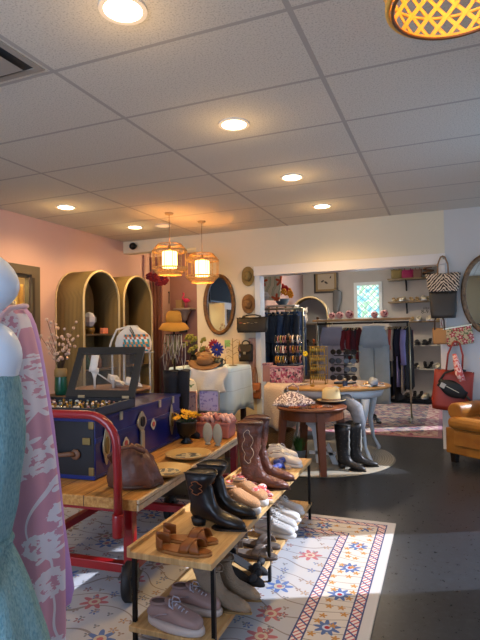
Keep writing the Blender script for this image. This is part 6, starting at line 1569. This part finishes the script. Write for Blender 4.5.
# template shoes
tmpl = {}
for nm, m_, kd in (('tan', mat('straw_tan', 'b09468', .8), 'p'), ('brown', mat('mid_brown_leather', '6a4630', .5), 'p'), ('black', blk, 'p'), ('cream', mat('cream_leather', 'c8bca0', .5), 's'), ('blackflat', blk, 's')): tmpl[nm] = (m_, kd)
labs = {1: 'tan shoe on the second wall shelf from the top', 2: 'cream shoe on the third wall shelf from the top', 3: 'black shoe on the fourth wall shelf from the top', 4: 'shoe on the fifth wall shelf from the top', 5: 'dark shoe on the lowest plinth by the floor'}
protos = {}
for row, seq in {1: ['tan', 'tan', 'cream', 'tan', 'tan', 'cream', 'tan', 'brown', 'tan', 'tan'], 2: ['tan', 'cream', 'cream', 'cream', 'tan', 'cream', 'cream'], 3: ['black', 'black', 'brown', 'blackflat', 'blackflat', 'black', 'black', 'brown'], 4: ['blackflat', 'cream', 'cream', 'blackflat', 'black', 'black', 'cream', 'tan'], 5: ['brown', 'brown', 'blackflat', 'black', 'black', 'cream', 'black', 'black', 'brown']}.items():
    n = len(seq); 
    for i, k in enumerate(seq):
        x = lerp(sh_x0+.05, sh_x1-.25, (i+.3)/n)+rnd.uniform(-.01, .01) if row != 2 else lerp(-.6, .3, (i+.3)/n)
        loc = (x, 9.94, zs[row]+.001); rz = -PI/2+rnd.uniform(-.5, .5); hgt = .09 if k == 'black' else (.05 if k == 'tan' else .06)
        if k not in protos:
            t = thing('shelf_shoe', labs[row], 'shoe', loc, rz, 'shoes on wall shelf row %s' % ['', 'two', 'three', 'four', 'five', 'six'][row]); m_, kd = tmpl[k]
            (make_pump(t, m_, hgt) if kd == 'p' else make_sneaker(t, m_, wsole if k == 'cream' else blks, None, slip=True, sole=.02)); protos[k] = t
        else:
            t = dup(protos[k], loc, rz, labs[row]); t['group'] = 'shoes on wall shelf row %s' % ['', 'two', 'three', 'four', 'five', 'six'][row]
# bags on top shelf
for i, (px, w, h, m_, lb) in enumerate(((396.5, .20, .22, mat('olive_tan_leather', '8a7440', .6), 'olive and pink handbag leftmost on the highest shelf'), (407.5, .22, .20, mat('magenta_leather', 'a01c54', .5), 'magenta handbag on the highest shelf'), (417.5, .16, .20, mat('taupe_cloth', '8a6a5c', .8), 'taupe patterned bag on the highest shelf'))):
    x = P(px, 270, 9.85).x; handbag('small_handbag', lb, 'bag', (x, 9.85, zs[0]+.001), w, h*.75, .12, m_, (h*.45, w*.5, 1, .008))
x = P(428, 270, 9.85).x; t = thing('rope_bundle', 'brown twisted cord bundle at the right of the highest shelf', 'rope', (x, 9.85, zs[0]+.02))
MB().tube([(.1*math.cos(i*.9)*(1-.02*i), .05*math.sin(i*.9), .02+.011*i) for i in range(14)], .018, 7).build('coil', mat('rope_brown', '7c5a44', .9), t); MB().tube([(.05, 0, .15), (.12, 0, .24)], .01).build('rope_end', mat('rope_brown', ''), t)
# wall lettering
ink = mat('black_ink', '1c1c1e', .7)
p = P(427, 308, 9.99); q = P(427, 312.3, 9.99)
text_mesh('sizes', .075, ink, XZ((p.x, 9.998, p.z)), None, 'wall_lettering'); o = bpy.data.objects['wall_lettering']; tag(o, 'black lettering reading sizes on the far wall between shelves', 'lettering')
o = text_mesh('8-9.5', .10, ink, XZ((q.x, 9.998, q.z+.01)), None, 'size_numbers'); tag(o, 'black size numbers on the far wall just below the lettering', 'lettering')

# ---- clothing racks
def garment(t, kind, m, w, h, d, seed=0, m2=None):
    """hangs from z=0 downwards; flat in the local XZ plane, thickness d"""
    b = MB(); rr = []
    n = 28
    if kind in ('shirt', 'dress', 'coat', 'skirt'):
        for i in range(12):
            v = i/11; z = -.05-h*v
            hw_ = w/2*((.35+.65*min(1, v/.10)) if kind != 'skirt' else .8)*(1+(.22*v if kind in ('dress', 'skirt') else .02*v))
            rr.append([(hw_*math.copysign(abs(math.cos(a))**.7, math.cos(a)), (d/2*(.3+.7*v**.5))*math.sin(a)*(1+.35*math.sin(5*a+seed+2*v))+.008*math.sin(9*a+seed), z-(.02*math.cos(3*a+seed) if i == 11 else 0)) for a in [2*PI*j/n for j in range(n)]])
        b.loft(rr); b.build('body_cloth', m, t)
        if kind in ('shirt', 'coat'):
            for s in (-1, 1): MB().tube([(s*w*.46, 0, -.10), (s*w*.53, .01, -.3), (s*w*.52, .0, -.10-h*.62)], [.045, .042, .04], 10).build('sleeve', m2 or m, t)
    else:   # trousers
        rr = []
        for v, hw_, dd_ in ((0, w*.36, d*.5), (.04, w*.37, d*.55), (.15, w*.46, d*.6), (.28, w*.5, d*.62)): rr.append([(hw_*math.copysign(abs(math.cos(a))**.6, math.cos(a)), dd_*math.sin(a)*.6, -.03-h*v) for a in [2*PI*j/n for j in range(n)]])
        b.loft(rr); b.build('hip_cloth', m, t)
        for s in (-1, 1):
            q = MB(); r2_ = []
            for i in range(9):
                v = .25+.75*i/8; hw_ = w*(.255-.01*i/8); r2_.append([(s*w*.255+hw_*math.copysign(abs(math.cos(a))**.7, math.cos(a))*(1+.03*math.sin(7*a+seed)), d*.34*math.sin(a)*(1+.12*math.sin(5*a+v*5+seed)), -.03-h*v) for a in [2*PI*j/n for j in range(n)]])
            q.loft(r2_); q.build('trouser_leg', m2 or m, t)
        MB().box((0, 0, -.045), (w*.74, d*.62, .03)).build('waistband', m, t, bev=.004)
    MB().tube([(-w*.40, 0, -.075), (0, 0, -.045), (w*.40, 0, -.075)], .006, 6).build('hanger_bar', cane, t)
    MB().tube([(0, 0, -.045), (0, 0, .0), (0, .012, .018), (0, .022, .006)], .003, 6).build('hanger_hook', nick, t)
def grack(name, lab, x0, x1, Y, z, foot=0, mtop=None):
    t = thing(name, lab, 'clothes rack', ((x0+x1)/2, Y, 0)); hw_ = (x1-x0)/2
    MB().cyl((-hw_, 0, z), (hw_, 0, z), .013).build('rail', nick if mtop is None else bkm, t)
    for s in (-1, 1):
        MB().cyl((s*hw_, 0, .04), (s*hw_, 0, z), .013).build('upright', nick, t); MB().tube([(s*hw_, -.25, .02), (s*hw_, -.23, .04), (s*hw_, .23, .04), (s*hw_, .25, .02)], .012).build('foot_bar', nick, t)
    if mtop is not None: MB().box((0, 0, z+.045), (hw_*2+.06, .36, .03)).build('top_shelf', mtop, t, bev=.004)
    return t
# denim rack on the left of the farther room
YD = 7.3; zr = P(280, 309, YD).z; dx0, dx1 = -2.56, P(303, 320, YD).x
grack('denim_rack', 'metal clothes rack of dark denim against the pink wall in the farther room', dx0, dx1, YD, zr)
dn = [mat('dark_denim', '2a3c56', .85, var=.3, vscale=20), mat('ink_denim', '1c2838', .85), mat('mid_denim', '33507a', .85, var=.3, vscale=20)]
gp_ = None
n = 17
for i in range(n):
    x = lerp(dx0+.03, dx1-.03, i/(n-1)); kd = 'jeans'
    t = thing('denim_garment', 'dark denim garment on the rack by the pink wall', 'jacket' if i % 2 else 'jeans', (x, YD, zr-.018), PI/2+rnd.uniform(-.25, .25), 'denim on the left rack')
    garment(t, 'coat' if i % 2 else 'jeans', dn[(0, 1, 2, 0, 1, 0, 2)[i % 7]], .42, .62 if i % 2 else .95, .055, i)
# shelf with flowers above the denim rack
p = P(280, 305, 7.6); t = thing('accessory_shelf', 'white shelf with turned spindles above the denim rack', 'shelf', (p.x, 7.75, p.z))
MB().box((0, 0, -.012), (.46, .24, .024)).build('shelf_top', trimw, t)
MB().box((0, 0, -.16), (.46, .24, .016)).build('lower_board', mat('kraft', ''), t)
for x in (-.2, -.07, .07, .2): MB().lathe([(.012, -.152), (.02, -.11), (.01, -.08), (.02, -.05), (.012, -.024)], 10, c=(x, -.09, 0)).build('spindle', MATS['kraft'], t)
for s in (-1, 1): MB().box((s*.2, .0, (-.168-p.z)/2), (.03, .2, p.z-.168)).build('upright', trimw, t)
t = thing('flower_bowl', 'slate blue bowl of red and yellow silk flowers above the denim rack', 'flower arrangement', (P(282, 303, 7.7).x, 7.72, p.z+.001))
MB().lathe([(.001, 0), (.06, 0), (.10, .05), (.11, .10), (.10, .10), (.001, .07)], 24).build('bowl', mat('slate_blue', '4a6478', .4), t)
rm2, ym2 = mat('scarlet_silk', 'a81c1c', .7), mat('gold_silk', 'e0941c', .7)
for i in range(18):
    a = i*2.4; r = .17*math.sqrt(i/18); z = .14+.10*(1-(r/.17)**2)*1.6; b = MB()
    for k in range(6): b.ball((r*math.cos(a)+.028*math.cos(k*1.05), r*.7*math.sin(a)-.01, z+.028*math.sin(k*1.05)), (.022, .014, .022), 6, 4)
    b.build('bloom', ym2 if z < .24 and i % 3 else rm2, t)
MB().box((.0, .06, .15), (.36, .02, .30)).build('backing_book', rm2, t) if False else None
# leafy canvas leaning
lfp = NT('leafy_canvas', .8); sx, sy, sz = lfp.xyz(lfp.obj()); w_ = lfp.n('ShaderNodeTexWave'); w_.inputs['Scale'].default_value = 3.5; w_.inputs['Distortion'].default_value = 7; lfp.put(lfp.comb(sx, 0, sz), w_.inputs['Vector']); m_, d_, c_ = lfp.flower(lfp.comb(sx, sz), 4.5, 5, .06, .03)
lfp.col(lfp.mix(m_, lfp.ramp(w_.outputs['Fac'], [(.0, 'd8d0b8'), (.6, 'ccc8ac'), (.72, '6c8660'), (.85, 'c4c4a8')], 'CONSTANT'), 'c4562c'))
a, c_ = P(264, 274, 7.5), P(280, 300, 7.5)
t = thing('leafy_canvas', 'leafy green canvas with an orange flower on the pink wall of the farther room', 'painting', ((a.x+c_.x)/2, 7.5, (a.z+c_.z)/2), rot=(0, .12, 0)); MB().box((0, 0, 0), (c_.x-a.x+.04, .03, a.z-c_.z)).build('canvas', lfp.m, t)
MB().box((0, .018, 0), (c_.x-a.x, .02, a.z-c_.z-.04)).build('stretcher_frame', mw, t)
# dark bird-like hat/bag beside canvas
p = P(265.5, 296, 7.5); t = thing('rounded_hat', 'white rounded cap on a hook beside the denim rack', 'hat', p); MB().ball((0, 0, 0), (.07, .06, .07), 14, 8).build('crown', whl, t); MB().lathe([(.07, 0), (.10, -.012)], 20, cap=False).build('brim', whl, t, solid=.004)
p = P(270, 290, 7.6); t = thing('brown_clutch', 'dark brown clutch propped between the white cap and the leafy canvas', 'bag', p, rot=(0, -.6, 0)); MB().box((0, 0, 0), (.2, .05, .11)).build('bag_body', mat('dark_brown_leather', '2e1c18', .5), t, bev=.015); MB().tube([(-.08, 0, .05), (0, 0, .12), (.08, 0, .05)], .005).build('handle', MATS['dark_brown_leather'], t)

# right-hand rack: grey trousers, pale wide jeans, coloured clothes
YK = 7.75; zk = P(360, 323, YK).z
kx0, kx1 = P(317, 323, YK).x, P(409, 323, YK).x
grack('boutique_rack', 'black-railed clothes rack with a honey wood top in the farther room', kx0, kx1, YK, zk, mtop=oak)
def hang(x, Y, rz, kind, m, w, h, d, lab, cat, grp=None, seed=0, m2=None, nm='hanging_garment'):
    t = thing(nm, lab, cat, (x, Y, zk-.018), rz, grp); garment(t, kind, m, w, h, d, seed, m2); return t
gtr = mat('stone_grey_twill', '9492a0', .85, var=.1); pj = mat('pale_grey_denim', '9fb2c0', .85, var=.12, vscale=6)
x = P(332, 330, YK-.2).x; hang(x, YK-.19, .0, 'jeans', gtr, .40, .98, .07, 'grey trousers facing out at the left end of the rack', 'trousers', nm='grey_trousers')
x = P(373.5, 330, YK-.22).x; hang(x, YK-.22, .05, 'jeans', pj, .42, 1.12, .09, 'pale wide-leg jeans facing out on the middle of the rack', 'jeans', nm='wide_jeans')
cm_ = {k: mat('cloth_'+k, v, .85, var=.15) for k, v in {'crimson': '6c1420', 'charcoal': '22242a', 'teal': '2c4a4c', 'ivory': 'b8b0a4', 'lavender': '8a88c0', 'navy': '161c34', 'coral': 'b85a4c', 'maroon': '4a1424', 'black': '101014', 'olive': '4c4c34'}.items()}
cn = ['charcoal', 'crimson', 'teal', 'crimson', 'olive', 'maroon', 'ivory']
for i in range(9):
    x = lerp(P(345, 330, YK).x, P(359, 330, YK).x, i/8); k = cn[i % 7]; hang(x, YK, PI/2+rnd.uniform(-.15, .15), 'shirt' if i % 2 else 'dress', cm_[k], .36, .5, .045, '%s top on the rack between the grey trousers and pale jeans' % k, 'top', 'tops between the two trousers' if k in ('charcoal', 'crimson') else None, i)
ln = ['ivory', 'black', 'coral', 'ivory', 'navy', 'black', 'lavender', 'navy', 'ivory', 'lavender', 'maroon', 'black']
for i, k in enumerate(ln):
    x = lerp(P(389, 330, YK).x, P(408, 330, YK).x, i/11); hl = (.55, 1.0, .45, .7, .95, 1.05, .85, .6, .95, .8, .75, .9)[i]
    hang(x, YK+.05, PI/2-.15+rnd.uniform(-.1, .1), 'dress' if hl > .8 else 'shirt', cm_[k], .40, hl, .045, '%s %s hanging at the right end of the rack' % (k, 'dress' if hl > .8 else 'shirt'), 'dress' if hl > .8 else 'shirt', 'clothes at the right end of the rack' if ln.count(k) > 1 else None, i)
# little flower-ball hats along the rack top
pf = NT('pink_dot_print', .8); vv = pf.voro(26, None, 1, dim='3D'); pf.col(pf.mix(pf.lt(vv['Distance'], .38), 'c89a9c', '7c2c3c'))
for i, px in enumerate((332, 339, 349.5, 374, 384.5)):
    x = P(px, 318, YK).x; t = thing('printed_hat', 'pink printed ball-crowned hat on top of the wooden rack shelf', 'hat', (x, YK+.06*(i % 2), zk+.062), group='printed hats on the rack', sc=.8+.1*(i % 3))
    MB().ball((0, 0, .075), (.065, .065, .062), 14, 8).build('crown', pf.m, t); MB().lathe([(.06, .012), (.10, .004)], 24, cap=False).build('brim', mat('cloth_ivory', ''), t, solid=.005)
# shoes under the pale jeans
t = thing('floor_shoe', 'black heeled shoe on the floor under the pale jeans', 'shoe', (P(374, 405, 7.6).x, 7.5, .011), -1.0); make_pump(t, blk, .08)
# ================= SEEN ONLY IN THE MIRRORS
t = thing('white_shelving', 'white shelving unit on the pink wall, seen in the oval mirror', 'shelf', (XL+.18, 2.55, 0), PI/2)
MB().box((0, 0, .95), (1.5, .34, 1.88)).build('cabinet_body', trimw, t)
for k in range(4): MB().box((.35, -.175, .55+.36*k), (.6, .02, .27)).build('niche_shade_panel', mat('niche_shade', '3a3028', .8), t)  # dark slabs imitate shaded recesses; the cabinet body is solid
t = thing('wall_screen', 'black wall screen above the white shelving, seen in the oval mirror', 'screen', (XL+.03, 2.55, 2.24), PI/2)
MB().box((0, 0, 0), (1.5, .05, .64)).build('screen_body', bkm, t, bev=.005); MB().box((0, -.028, 0), (1.44, .004, .58)).build('screen_panel', mat('screen_black', '08080a', .6, spec=.1), t)
t = thing('service_counter', 'grey counter near the shop front, seen in the right mirror', 'counter', (.68, -1.3, 0)); MB().box((0, 0, .55), (.55, .5, 1.08)).build('counter_body', mat('counter_grey', '7c7c7c', .6), t); MB().box((0, 0, 1.11), (.6, .55, .035)).build('counter_top', bkm, t)
handbag('blue_duffel', 'bright blue bag on the grey counter, seen in the right mirror', 'bag', (.68, -1.25, 1.13), .42, .2, .22, mat('bright_blue', '1c48b8', .5), (.1, .2, 2, .012), blk)
